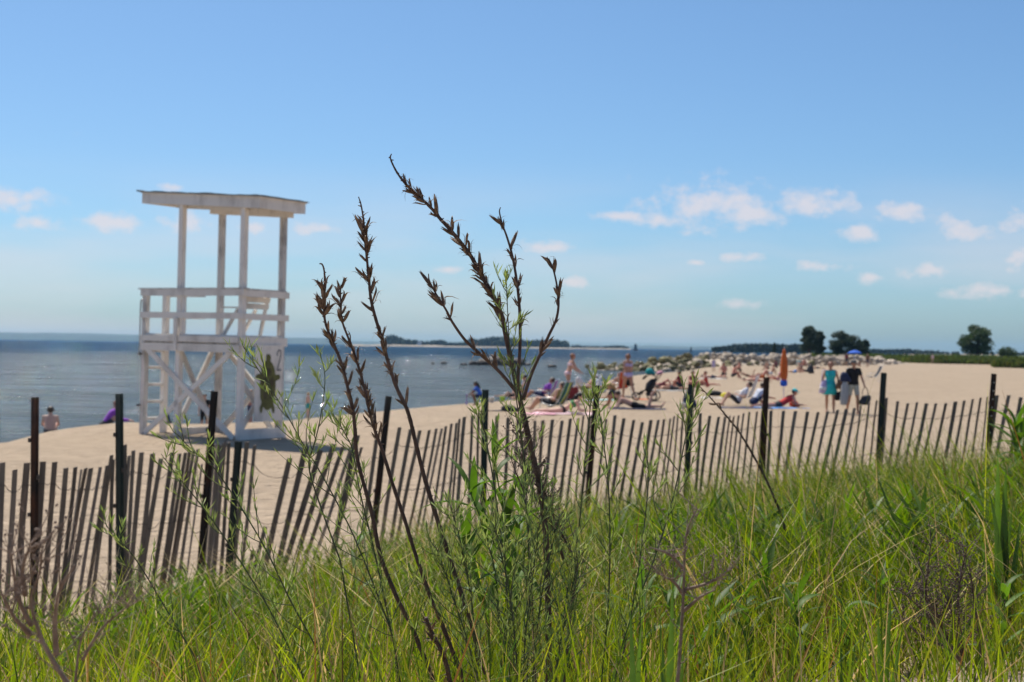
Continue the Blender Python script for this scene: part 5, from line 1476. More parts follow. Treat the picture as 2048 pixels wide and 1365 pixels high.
HAIR = {'black': mat('hair_black', (0.010, 0.008, 0.007), 0.5, 0.4, 40), 'brown': mat('hair_brown', (0.060, 0.030, 0.016), 0.5, 0.4, 40), 'red': mat('hair_auburn', (0.20, 0.070, 0.028), 0.5, 0.4, 40), 'blond': mat('hair_blond', (0.42, 0.26, 0.10), 0.5, 0.3, 40)}
M_EYE = mat('eye_dark', (0.015, 0.012, 0.010), 0.2)
M_LIP = mat('lips', (0.36, 0.12, 0.10), 0.5)
V3 = Vector
POSE = {
 'stand': dict(T=(0, 0, 1), F=(0, 1, 0), aL=((-.18, 0, -1), (-.08, .15, -1)), aR=((.18, 0, -1), (.08, .15, -1)), lL=((-.06, .03, -1), (-.02, -.04, -1)), lR=((.06, .03, -1), (.02, -.04, -1))),
 'walk': dict(T=(0, .08, 1), F=(0, 1, 0), aL=((-.2, -.25, -1), (-.1, .1, -1)), aR=((.2, .3, -1), (.1, .55, -.8)), lL=((-.05, .38, -1), (-.02, .05, -1)), lR=((.05, -.22, -1), (.02, -.62, -1))),
 'carry': dict(T=(0, .02, 1), F=(0, 1, 0), aL=((-.35, .05, -1), (-.05, .5, -.7)), aR=((.35, .05, -1), (.05, .2, -1)), lL=((-.05, .25, -1), (-.02, .0, -1)), lR=((.05, -.18, -1), (.02, -.38, -1))),
 'bend': dict(T=(0, .42, .9), F=(0, .9, -.42), aL=((-.1, .45, -.9), (-.05, .75, -.6)), aR=((.1, .45, -.9), (.05, .75, -.6)), lL=((-.05, .2, -1), (-.02, -.12, -1)), lR=((.05, -.05, -1), (.02, -.3, -1))),
 'crouch': dict(T=(0, .45, .9), F=(0, .9, -.45), aL=((-.15, .7, -.7), (-.05, .7, -.7)), aR=((.15, .6, -.8), (.05, .6, -.8)), lL=((-.25, .92, .25), (-.1, -.35, -1)), lR=((.25, .92, .25), (.1, -.35, -1))),
 'sit': dict(T=(0, .18, 1), F=(0, 1, -.18), aL=((-.15, .55, -.8), (.25, .8, -.1)), aR=((.15, .55, -.8), (-.25, .8, -.1)), lL=((-.12, .75, .62), (.03, .40, -1)), lR=((.12, .75, .62), (-.03, .40, -1))),
 'lean_back': dict(T=(0, -.45, .9), F=(0, .9, .45), aL=((-.35, -.35, -.9), (-.1, -.25, -1)), aR=((.35, -.35, -.9), (.1, -.25, -1)), lL=((-.1, .85, .45), (0, .75, -.62)), lR=((.1, .98, .05), (0, .98, -.08))),
 'recline': dict(T=(0, -.62, .8), F=(0, .8, .62), aL=((-.25, .15, -.95), (.1, .8, .25)), aR=((.25, .15, -.95), (-.1, .8, .25)), lL=((-.1, .92, .35), (0, .62, -.78)), lR=((.1, .92, .30), (0, .70, -.70))),
 'kneel': dict(T=(0, .12, 1), F=(0, 1, -.12), aL=((-.2, .35, -.9), (.1, .7, -.4)), aR=((.2, .35, -.9), (-.1, .7, -.4)), lL=((-.15, .9, -.35), (0, -1, -.12)), lR=((.15, .9, -.35), (0, -1, -.12))),
 'prone': dict(T=(0, 1, .04), F=(0, .04, -1), aL=((-.8, .6, -.1), (.4, .9, -.05)), aR=((.8, .6, -.1), (-.4, .9, -.05)), lL=((-.1, -1, -.03), (-.04, -1, -.02)), lR=((.1, -1, -.03), (.04, -1, -.02)), toes=(0, -.9, -.35)),
 'prop': dict(T=(0, .84, .54), F=(0, .54, -.84), aL=((-.15, .30, -1), (.05, 1, -.05)), aR=((.15, .30, -1), (-.05, 1, -.05)), lL=((-.1, -1, -.06), (-.04, -1, .0)), lR=((.1, -1, -.06), (.04, -1, .0)), toes=(0, -.9, -.3), H=(0, .35, 1)),
 'prone_kick': dict(T=(0, .9, .40), F=(0, .4, -.9), aL=((-.2, .4, -.9), (.05, 1, -.05)), aR=((.2, .4, -.9), (-.05, 1, -.05)), lL=((-.1, -1, -.06), (-.04, -.25, 1)), lR=((.1, -1, -.06), (.04, -1, .02)), toes=(0, -.5, .6), H=(0, .5, 1)),
 'supine': dict(T=(0, 1, .03), F=(0, -.03, 1), aL=((-.35, -.9, -.05), (-.1, -1, -.03)), aR=((.35, -.9, -.05), (.1, -1, -.03)), lL=((-.1, -1, -.02), (-.03, -1, -.03)), lR=((.1, -.75, .68), (.03, -.55, -.82)), toes=(0, -.4, .9)),
}
def remeshed(mb, voxel, smooth, ratio):
    me = mb.mesh('tmp_body', M_EYE)
    o = bpy.data.objects.new('tmp_body', me); COL.objects.link(o)
    r = o.modifiers.new('r', 'REMESH'); r.mode = 'VOXEL'; r.voxel_size = voxel; r.use_smooth_shade = True
    s = o.modifiers.new('s', 'SMOOTH'); s.factor = 0.5; s.iterations = smooth
    if ratio < 1:
        d = o.modifiers.new('d', 'DECIMATE'); d.ratio = ratio
    dg = bpy.context.evaluated_depsgraph_get()
    ev = o.evaluated_get(dg)
    out = bpy.data.meshes.new_from_object(ev, depsgraph=dg)
    bpy.data.objects.remove(o, do_unlink=True); bpy.data.meshes.remove(me)
    return out
N_PEOPLE = [0]
def person(pos, yaw, pose, label, H=1.68, skin='fair', hair='brown', wear=(), hair_style='short', hat=None, female=False, detail=0.016, group='people on the beach', over=None, seat=None):
    """pos: ground point; wear: list of (garment name, cut, colour)"""
    P = dict(POSE[pose]); 
    if over: P.update(over)
    k = H / 1.70
    T = V3(P['T']).normalized(); F = V3(P['F']); F = (F - T * F.dot(T)).normalized(); Rt = F.cross(T)
    u = lambda v: V3(v).normalized()
    pel = V3((0, 0, 0))
    sw = 0.165 if female else 0.185; hw = 0.095 if female else 0.088
    shc = pel + T * 0.475; neck = pel + T * 0.525
    Hd = u(P.get('H', tuple(T * 0.8 + V3((0, 0, 0.35)) if abs(T.z) > 0.4 else T)))
    headc = neck + Hd * 0.135
    caps = []                       # tag, p0, p1, r0, r1
    def cap(tag_, p0, p1, r0, r1): caps.append((tag_, p0, p1, r0, r1))
    wa = 0.070 if female else 0.085
    for s in (-1, 1):
        cap('torso', pel + Rt * s * 0.075 - T * 0.02, pel + Rt * s * 0.055 + T * 0.18, 0.100 if female else 0.094, wa + 0.008)
        cap('torso', pel + Rt * s * 0.055 + T * 0.18, pel + Rt * s * 0.080 + T * 0.38, wa + 0.008, 0.094)
        cap('torso', pel + Rt * s * 0.080 + T * 0.38, shc + Rt * s * (sw - 0.035), 0.094, 0.056)
        cap('torso', pel + Rt * s * 0.06 - F * 0.035 - T * 0.035, pel + Rt * s * 0.065 - F * 0.035 - T * 0.02, 0.092, 0.092)
        if female: cap('torso', pel + Rt * s * 0.078 + T * 0.335 + F * 0.075, pel + Rt * s * 0.075 + T * 0.36 + F * 0.062, 0.050, 0.046)
    cap('torso', shc - Rt * (sw - 0.05), shc + Rt * (sw - 0.05), 0.056, 0.056)
    cap('neck', neck - T * 0.03, neck + Hd * 0.075, 0.056, 0.050)
    face = F - Hd * F.dot(Hd)
    face = face.normalized() if face.length > 0.2 else (Hd.cross(Rt) * -1).normalized()
    if 'face' in P: face = u(P['face']); face = (face - Hd * face.dot(Hd)).normalized()
    hr = face.cross(Hd)
    cap('head', headc + Hd * 0.030 - face * 0.020, headc + Hd * 0.028 + face * 0.012, 0.088, 0.080)
    cap('head', headc - Hd * 0.030 + face * 0.020, headc - Hd * 0.062 + face * 0.050, 0.064, 0.040)
    cap('head', headc - Hd * 0.005 + face * 0.092, headc - Hd * 0.025 + face * 0.106, 0.012, 0.014)
    for s in (-1, 1): cap('head', headc - Hd * 0.0 + hr * s * 0.080 - face * 0.008, headc + Hd * 0.022 + hr * s * 0.084 - face * 0.012, 0.014, 0.014)
    hands = []
    for s, a in ((-1, P['aL']), (1, P['aR'])):
        sh = shc + Rt * s * sw; e = sh + u(a[0]) * 0.285; w = e + u(a[1]) * 0.25
        cap('uarm', sh, e, 0.050 if not female else 0.044, 0.038); cap('farm', e, e.lerp(w, 0.3), 0.038, 0.040); cap('farm', e.lerp(w, 0.3), w, 0.040, 0.026)
        d = u(a[1]); side = d.cross(F).normalized() if abs(d.dot(F)) < 0.95 else Rt
        up = side.cross(d).normalized()
        for q in (-1, 0, 1): cap('hand', w + d * 0.01 + side * q * 0.014, w + d * 0.082 + side * q * 0.022, 0.018, 0.015)
        for q, ln in ((-1.5, 0.060), (-0.5, 0.075), (0.5, 0.080), (1.5, 0.070)):
            b = w + d * 0.085 + side * q * 0.0185; m = b + (d * 0.9 + up * 0.2 + side * q * 0.08).normalized() * ln * 0.55
            cap('hand', b, m, 0.0100, 0.0092); cap('hand', m, m + (d * 0.75 + up * 0.6).normalized() * ln * 0.5, 0.0092, 0.0080)
        th = w + d * 0.03 + side * -s * 0.028
        cap('hand', th, th + (d * 0.7 - side * s * 0.6 + up * 0.3).normalized() * 0.055, 0.0125, 0.0095)
        hands.append(w + d * 0.10)
    feet = []
    for s, l in ((-1, P['lL']), (1, P['lR'])):
        hp = pel + Rt * s * hw - T * 0.035; kn = hp + u(l[0]) * 0.425; an = kn + u(l[1]) * 0.405
        cap('thigh', hp, kn, 0.090 if female else 0.085, 0.056)
        cap('shin', kn, kn.lerp(an, 0.32) - F * 0.008, 0.054, 0.057); cap('shin', kn.lerp(an, 0.32) - F * 0.008, an, 0.057, 0.036)
        sd_ = u(l[1]); ft = V3(P.get('toes', (0, 1, 0))) if abs(sd_.z) < 0.5 or 'toes' in P else V3((0, 1, 0))
        ft = (ft + Rt * s * 0.15)
        ft = (ft - sd_ * ft.dot(sd_) * (0.7 if 'toes' not in P else 0.2)).normalized()
        heel = an + sd_ * 0.045 - ft * 0.045; ball = an + sd_ * 0.055 + ft * 0.13
        cap('foot', heel, ball, 0.034, 0.030); cap('foot', an, ball, 0.034, 0.026); cap('foot', ball, ball + ft * 0.05, 0.030, 0.018)
        feet.append(ball)
    if abs(T.z) < 0.9 or pose in ('sit', 'kneel'): pass
    mb = MB()
    for (tg, p0, p1, r0, r1) in caps:
        n = 8 if r0 < 0.03 else 12
        mb.ball(p0, r0, n, 6); mb.ball(p1, r1, n, 6)
        if (p1 - p0).length > 1e-4: mb.tube([p0, p1], [r0, r1], n)
    me = remeshed(mb, detail / k, 3, 0.5 if detail < 0.02 else 0.8)
    nv = len(me.vertices); co = np.empty(nv * 3, np.float32); me.vertices.foreach_get('co', co); co = co.reshape(-1, 3).astype(float)
    no = np.array([v.normal[:] for v in me.vertices])
    polys = [tuple(p.vertices) for p in me.polygons]
    fc = np.array([co[list(p)].mean(0) for p in polys])
    # which limb each face belongs to
    best = np.full(len(fc), 1e9); tagi = np.zeros(len(fc), int); tt = np.zeros(len(fc)); names = []
    for ci, (tg, p0, p1, r0, r1) in enumerate(caps):
        a = np.array(p0); d = np.array(p1) - a; L2 = max(1e-9, d @ d)
        t = np.clip((fc - a) @ d / L2, 0, 1); dist = np.linalg.norm(fc - (a + t[:, None] * d), axis=1) - (r0 + (r1 - r0) * t)
        m = dist < best; best[m] = dist[m]; tagi[m] = ci; tt[m] = t[m]
    tags = np.array([c[0] for c in caps])[tagi]
    h = (fc - np.array(pel)) @ np.array(T) / 0.525
    hf = (fc - np.array(headc)) @ np.array(face); hu = (fc - np.array(headc)) @ np.array(Hd)
    tor = tags == 'torso'; thi = tags == 'thigh'; ua = tags == 'uarm'; fa = tags == 'farm'
    CUT = dict(shorts=(tor & (h < .2)) | (thi & (tt < .72)), trunks=(tor & (h < .16)) | (thi & (tt < .5)), trousers=(tor & (h < .2)) | thi | (tags == 'shin'),
               bikini_bottom=(tor & (h < .09)) | (thi & (tt < .06)), bikini_top=tor & (h > .56) & (h < .76), swimsuit=(tor & (h < .80)) | (thi & (tt < .06)),
               tshirt=(tor & (h > -.02)) | (ua & (tt < .6)), vest=tor & (h > -.02) & (h < .95), longshirt=(tor & (h > -.02)) | ua | fa)
    zmin = co[:, 2].min() if seat is None else -seat / k
    me.materials.clear(); me.materials.append(SKIN[skin]); me.name = 'body'
    root = empty('person', pos, yaw, label, 'person', group)
    root.scale = (k, k, k)
    off = V3((0, 0, -zmin))
    me.transform(Matrix.Translation(off))
    link('body', me, root)
    def shell(name, mask, m, d):
        idx = np.nonzero(mask)[0]
        if len(idx) < 4: return
        used = sorted({v for i in idx for v in polys[i]}); mp = {v: j for j, v in enumerate(used)}
        vv = [V3(co[v] + no[v] * d) + off for v in used]
        me2 = bpy.data.meshes.new(name); me2.from_pydata(vv, [], [tuple(mp[v] for v in polys[i]) for i in idx])
        me2.materials.append(m); me2.polygons.foreach_set('use_smooth', [True] * len(idx)); me2.update()
        link(name, me2, root)
    for j, (nm, cut, c) in enumerate(wear):
        if cut == 'skirt':
            # flared skirt hanging from the waist
            prof = [(0.155, 0.10), (0.175, 0.0), (0.21, -0.15), (0.25, -0.32)]
            q = T.to_track_quat('Z', 'Y').to_matrix()
            s_ = MB().lathe(prof, 18, wob=lambda a, z: 0.05 * math.sin(a * 5) * max(0, -z) * 3)
            s_.v = [tuple(q @ V3((x * 1.05, y * 0.85, z)) + off + pel) for x, y, z in s_.v]
            s_.build(nm, CL[c], root, smooth=True)
        else: shell(nm, CUT[cut], CL[c], 0.010 + 0.004 * j)
    head = tags == 'head'
    if hat:
        shell('hair', head & ((hf < -0.02) & (hu > -0.07)), HAIR[hair], 0.012)
        shell('hat', head & (hu > 0.035 - 0.0), CL[hat], 0.022)
        br = MB().ball(headc + face * 0.10 + Hd * 0.045, (0.085, 0.085, 0.012), 10, 4, rot=Hd.to_track_quat('Z', 'Y').to_matrix()); br.v = [tuple(V3(p) + off) for p in br.v]; br.build('hat_brim', CL[hat], root)
    else:
        shell('hair', head & ((hu > 0.062) | ((hf < 0.035) & (hu > 0.0)) | ((hf < -0.035) & (hu > -0.085))), HAIR[hair], 0.018)
        if hair_style in ('long', 'bun', 'tail'):
            x = MB()
            if hair_style == 'bun': x.ball(headc + Hd * 0.095 - face * 0.055, 0.048, 10, 7)
            else:
                a = headc - face * 0.085 + Hd * 0.02; b = headc - face * 0.105 - Hd * 0.10; c_ = neck - F * 0.115 - T * (0.14 if hair_style == 'long' else 0.06)
                wdt = 0.070 if hair_style == 'long' else 0.035
                x.tube(catmull([a, b, c_], 4), [wdt * .8, wdt, wdt * 1.1, wdt * 1.1, wdt * 1.1, wdt, wdt * .9, wdt * .7, wdt * .25], 9)
            x.v = [tuple(V3(p) + off) for p in x.v]; x.build('hair_' + hair_style, HAIR[hair], root, smooth=True)
    if detail < 0.02:
        for s in (-1, 1):
            e = MB().ball(headc + hr * s * 0.033 + face * 0.088 + Hd * 0.012, (0.011, 0.011, 0.008), 6, 4); e.v = [tuple(V3(p) + off) for p in e.v]; e.build('eye', M_EYE, root)
        e = MB().ball(headc + face * 0.093 - Hd * 0.056, (0.022, 0.012, 0.007), 6, 4); e.v = [tuple(V3(p) + off) for p in e.v]; e.build('mouth', M_LIP, root)
    W = Matrix.Translation(V3(pos)) @ Matrix.Rotation(yaw, 4, 'Z') @ Matrix.Scale(k, 4)
    return dict(root=root, hands=[W @ (p + off) for p in hands], head=W @ (headc + off), sh=[W @ (shc + Rt * s * sw + off) for s in (-1, 1)])
D = math.radians
def g(px, py): return gp(px, py)

# ------------------------------------------------------------------ beach things
M_ALU = mat('aluminium_tube', (0.55, 0.56, 0.58), 0.35, metal=0.7)
M_TYRE = mat('black_rubber', (0.012, 0.012, 0.013), 0.8)
def towel(pos, yaw, w, l, c, label, seed=0, name='beach_towel'):
    rs = random.Random(seed); nx, ny = 6, 10; V, F_ = [], []
    for layer in (0, 1):
        for j in range(ny + 1):
            for i in range(nx + 1):
                x, y = w * (i / nx - .5), l * (j / ny - .5)
                V.append((x + 0.03 * math.sin(y * 5 + seed), y, 0.012 + 0.005 * layer + 0.014 * math.sin(x * 9 + seed) * math.cos(y * 7)))
    S = (nx + 1) * (ny + 1)
    for j in range(ny):
        for i in range(nx):
            a = j * (nx + 1) + i; F_ += [(a, a + nx + 1, a + nx + 2, a + 1), (S + a, S + a + 1, S + a + nx + 2, S + a + nx + 1)]
    for i in range(nx): a = i; F_.append((a, a + 1, S + a + 1, S + a)); a = ny * (nx + 1) + i; F_.append((a + 1, a, S + a, S + a + 1))
    for j in range(ny): a = j * (nx + 1); F_.append((a + nx + 1, a, S + a, S + a + nx + 1)); a += nx; F_.append((a, a + nx + 1, S + a + nx + 1, S + a))
    o = MB().add(V, F_).build(name, CL[c], None, pos, (0, 0, yaw), smooth=True)
    return tag(o, label, 'towel', 'towels spread on the sand')
def bag(pos, yaw, w, d, h, c, label, strap=True, name='beach_bag', c2=None):
    root = empty(name, pos, yaw, label, 'bag', 'bags on the beach')
    ph = w * 37 + h * 11
    mb = MB().lathe([(0.34, 0.0), (0.48, 0.05), (0.55, 0.25), (0.52, 0.5), (0.44, 0.72), (0.34, 0.9), (0.12, 1.0)], 16, wob=lambda a, z: 0.13 * math.sin(2 * a + ph + z * 2) + 0.06 * math.sin(5 * a + z * 6))
    mb.v = [(x * w + 0.12 * w * math.sin(z * 3 + ph), y * d, z * h * (0.9 + 0.14 * math.sin(3 * x + ph))) for x, y, z in mb.v]; mb.build('bag_body', CL[c], root, smooth=True)
    if c2:
        mb = MB().lathe([(0.57, 0.25), (0.555, 0.40), (0.54, 0.5)], 16, wob=lambda a, z: 0.13 * math.sin(2 * a + ph + z * 2) + 0.06 * math.sin(5 * a + z * 6)); mb.v = [(x * w + 0.12 * w * math.sin(z * 3 + ph), y * d, z * h * (0.9 + 0.14 * math.sin(3 * x + ph))) for x, y, z in mb.v]; mb.build('bag_stripe', CL[c2], root, smooth=True)
    if strap: MB().tube(catmull([(-w * .28, 0, h * .72), (-w * .22, 0, h * 1.2), (0, 0, h * 1.40), (w * .22, 0, h * 1.2), (w * .28, 0, h * .72)], 4), 0.012, 6).build('strap', CL[c], root)
    return root
def beach_chair(pos, yaw, stripes, label, seat_h=0.22, back=0.75, lean=0.45):
    """low folding chair facing +Y; stripes = colours across the back and seat"""
    root = empty('beach_chair', pos, yaw, label, 'chair', 'folding chairs on the beach')
    W_ = 0.56
    by = -0.22; ty = by - back * lean; tz = seat_h + back * 0.85
    for s in (-1, 1):
        x = s * W_ / 2
        MB().tube(catmull([(x, 0.32, 0.0), (x, 0.28, seat_h + 0.03), (x, by, seat_h), (x, ty, tz)], 5), 0.012, 7).build('side_frame', M_ALU, root, smooth=True)
        MB().tube(catmull([(x * 1.05, by - 0.30, 0.0), (x * 1.05, by - 0.05, seat_h + 0.16), (x * 1.05, 0.2, seat_h + 0.20), (x * 1.05, 0.26, seat_h)], 5), 0.011, 7).build('armrest', M_ALU, root, smooth=True)
    MB().tube([(-W_ / 2, ty, tz), (0, ty - 0.02, tz + 0.02), (W_ / 2, ty, tz)], 0.012, 7).build('top_bar', M_ALU, root)
    MB().tube([(-W_ / 2, by - 0.30, 0.012), (W_ / 2, by - 0.30, 0.012)], 0.011, 7).build('foot_bar', M_ALU, root)
    n = len(stripes); sw_ = (W_ - 0.02) / n
    for i, c in enumerate(stripes):
        x0 = -W_ / 2 + 0.01 + i * sw_; x1 = x0 + sw_ - 0.001
        mid = lambda x: -0.05 * math.cos(x / W_ * math.pi)
        pr = [(0.29, seat_h + 0.02), (0.05, seat_h - 0.03), (by, seat_h + 0.01), ((by + ty) / 2 - 0.03, (seat_h + tz) / 2 - 0.02), (ty, tz - 0.01)]
        vs = []
        for (y, z) in pr:
            for x in (x0, x1): vs.append((x, y + mid(x) * 0.4 * (z > seat_h + .1), z + mid(x) * 0.5))
        fs = [(2 * k_, 2 * k_ + 1, 2 * k_ + 3, 2 * k_ + 2) for k_ in range(len(pr) - 1)]
        vs2 = [(x, y - 0.006, z - 0.006) for x, y, z in vs]; b = len(vs)
        MB().add(vs + vs2, fs + [tuple(q + b for q in reversed(f)) for f in fs]).build('fabric_strip', CL[c], root, smooth=True)
    return root

# --- people at the water by the tower
def shore_pt(px, Y, z=None):
    x = (px - 1024) / F_PX * Y
    return V3((x, Y, gz(x, Y) if z is None else z))
person(shore_pt(103, 39.0, -0.72), D(15), 'sit', 'person with a bare back sitting in the water left of the purple shirt', 1.6, 'fair', 'brown', [('trunks', 'trunks', 'charcoal')])
person(shore_pt(211, 38.6, -0.46), D(-70), 'sit', 'person in a purple shirt sitting at the water behind the second fence post', 1.65, 'fair', 'red', [('shirt', 'longshirt', 'purple'), ('shorts', 'shorts', 'charcoal')], over=dict(T=(0, .55, .85)))
person(shore_pt(411, 40.0), D(-150), 'stand', 'dark haired child in black standing behind the tower braces', 1.12, 'fair', 'black', [('shorts', 'shorts', 'black'), ('shirt', 'tshirt', 'black')])
person(shore_pt(339, 37.5), D(60), 'crouch', 'small child in dark shorts crouching behind the tower ladder', 0.95, 'fair', 'brown', [('shorts', 'shorts', 'navy'), ('shirt', 'tshirt', 'navy')])
person(shore_pt(503, 44.0, -0.62), D(120), 'stand', 'red haired child wading just left of the tower panel', 1.2, 'red', 'red', [('trunks', 'trunks', 'navy')])
person(shore_pt(618, 43.2), D(70), 'stand', 'toddler in teal trunks standing at the water edge right of the tower', 0.80, 'fair', 'blond', [('trunks', 'trunks', 'teal')])
girl = person(g(962, 811), D(85), 'crouch', 'long haired child in a blue top digging behind the sixth fence post', 1.25, 'dark', 'black', [('top', 'tshirt', 'blue'), ('shorts', 'shorts', 'navy')], 'long')
def shovel(p, yaw):
    root = empty('toy_shovel', p, yaw, 'small purple toy shovel in the hand of the digging child', 'toy')
    MB().tube([(0, 0, 0.14), (0, 0, 0.34)], 0.011, 6).build('handle', CL['purple'], root); MB().box((0, 0, 0.36), (0.09, 0.02, 0.02)).build('grip', CL['purple'], root)
    MB().lathe([(0.015, 0.15), (0.05, 0.11), (0.055, 0.04), (0.01, 0.0)], 10, sy=0.25).build('blade', CL['lavender'], root)
hp = girl['hands'][0]
shovel((hp.x, hp.y, max(hp.z - 0.28, gz(hp.x, hp.y) - 0.02)), 0.4)
def bucket(p, c, label):
    root = empty('toy_bucket', p, 0.3, label, 'toy')
    MB().lathe([(0.075, 0.0), (0.105, 0.17), (0.112, 0.17), (0.112, 0.185), (0.098, 0.185), (0.07, 0.015)], 14).build('pail', CL[c], root, smooth=True)
    MB().tube(catmull([(-0.1, 0, 0.17), (-0.07, 0.06, 0.22), (0.07, 0.06, 0.22), (0.1, 0, 0.17)], 4), 0.005, 5).build('handle', CL['white'], root)
bucket(g(983, 806), 'white', 'small white toy bucket right of the sixth fence post')
bucket(g(1005, 804), 'lime', 'bright green toy bucket on the sand beside the white one')

# --- the left group
bag(g(1020, 824), 0.3, 0.50, 0.4, 0.20, 'charcoal', 'dark slumped bag lying on the sand left of the striped chair', False)
towel(g(1000, 823), D(80), 0.35, 0.9, 'charcoal', 'dark towel spread left of the slumped dark bag', 1)
person(g(1026, 800), D(120), 'lean_back', 'person leaning back on the sand behind the tallest stalk', 1.65, 'tan', 'brown', [('trunks', 'trunks', 'charcoal')])
person(g(1054, 800), D(95), 'sit', 'woman in a blue swimsuit sitting right of the tallest stalk', 1.68, 'tan', 'black', [('swimsuit', 'swimsuit', 'skyblue')], female=True)
beach_chair(g(1086, 806), D(75), ['purple', 'lavender', 'purple', 'paleaqua', 'paleaqua'], 'purple and pale green folding chair behind the striped one', 0.24, 0.72)
person(g(1084, 806), D(75), 'recline', 'person in a purple top reclining in the purple chair', 1.62, 'tan', 'brown', [('top', 'tshirt', 'purple'), ('shorts', 'shorts', 'navy')], female=True, seat=0.30)
beach_chair(g(1106, 824), D(62), ['green', 'navy', 'teal', 'yellow', 'green', 'navy', 'brown'], 'green and blue striped folding chair nearest the tallest stalk', 0.24, 0.85, 0.42)
person(g(1102, 824), D(62), 'recline', 'dark haired person sitting in the green striped chair', 1.7, 'fair', 'brown', [('shirt', 'vest', 'tan'), ('shorts', 'shorts', 'charcoal')], seat=0.30)
towel(g(1072, 829), D(85), 0.7, 1.2, 'pink', 'pink towel in front of the green striped chair', 2)
towel(g(1128, 829), D(85), 1.0, 1.9, 'palepink', 'pale pink towel under the black haired sunbather', 3)
person(g(1128, 827), D(-90), 'prop', 'black haired sunbather propped on elbows right of the striped chair', 1.66, 'fair', 'black', [('bikini_bottom', 'bikini_bottom', 'black'), ('bikini_top', 'bikini_top', 'green')], 'long', female=True)
# --- the two walking women, chairs and the stroller
w1 = person(g(1136, 795), D(-75), 'bend', 'woman in a pale pink bikini bending forward near the water', 1.80, 'tan', 'red', [('bikini_bottom', 'bikini_bottom', 'palepink'), ('bikini_top', 'bikini_top', 'palepink')], 'bun', female=True, over=dict(T=(0, .28, .96), F=(0, .96, -.28)))
bag(w1['hands'][0] - V3((0, 0, 0.46)), 0.5, 0.30, 0.22, 0.33, 'white', 'white bag held by the woman in the pale pink bikini')
bag(g(1134, 801), 0, 0.42, 0.3, 0.34, 'navy', 'blue bag on the sand at the feet of the bending woman')
beach_chair(g(1150, 808), D(-20), ['maroon', 'maroon', 'maroon', 'maroon'], 'dark red folding chair in front of the bending woman', 0.2, 0.5, 0.7)
towel(g(1165, 802), D(70), 0.5, 0.7, 'purple', 'small purple towel right of the dark red chair', 4)
beach_chair(g(1176, 790), D(90), ['white', 'lightgrey', 'white', 'white'], 'white low folding chair between the two women in bikinis', 0.2, 0.8)
person(g(1172, 790), D(90), 'recline', 'sunbather reclining in the white low chair', 1.7, 'fair', 'brown', [('trunks', 'trunks', 'charcoal')], seat=0.26, hat='white')
bag(g(1192, 786), 0.2, 0.7, 0.5, 0.62, 'white', 'big white bag standing right of the white low chair', True)
bag(g(1172, 797), 0.2, 0.22, 0.2, 0.3, 'black', 'small black bag beside the big white one')
towel(g(1212, 801), D(86), 0.9, 1.5, 'paleaqua', 'pale aqua towel spread in front of the orange chair', 5)
beach_chair(g(1238, 793), D(35), ['orange', 'red', 'orange', 'red', 'orange', 'red'], 'orange and red striped folding chair in front of the woman in lavender', 0.36, 0.80, 0.2)
person(g(1222, 790), D(70), 'recline', 'person with dark shorts lying back in the orange chair', 1.72, 'tan', 'brown', [('shorts', 'shorts', 'charcoal')], seat=0.34, over=dict(lL=((-.1, 1, .02), (0, 1, -.08)), lR=((.1, 1, .02), (0, 1, -.08))))
w2 = person(g(1256, 796), D(25), 'walk', 'woman in a lavender bikini walking away past the orange chair', 1.80, 'tan', 'red', [('bikini_bottom', 'bikini_bottom', 'lavender'), ('bikini_top', 'bikini_top', 'lavender')], 'bun', female=True)
bag(w2['hands'][1] - V3((0, 0, 0.42)), 0.5, 0.30, 0.2, 0.30, 'black', 'black bag swinging from the hand of the woman in lavender')
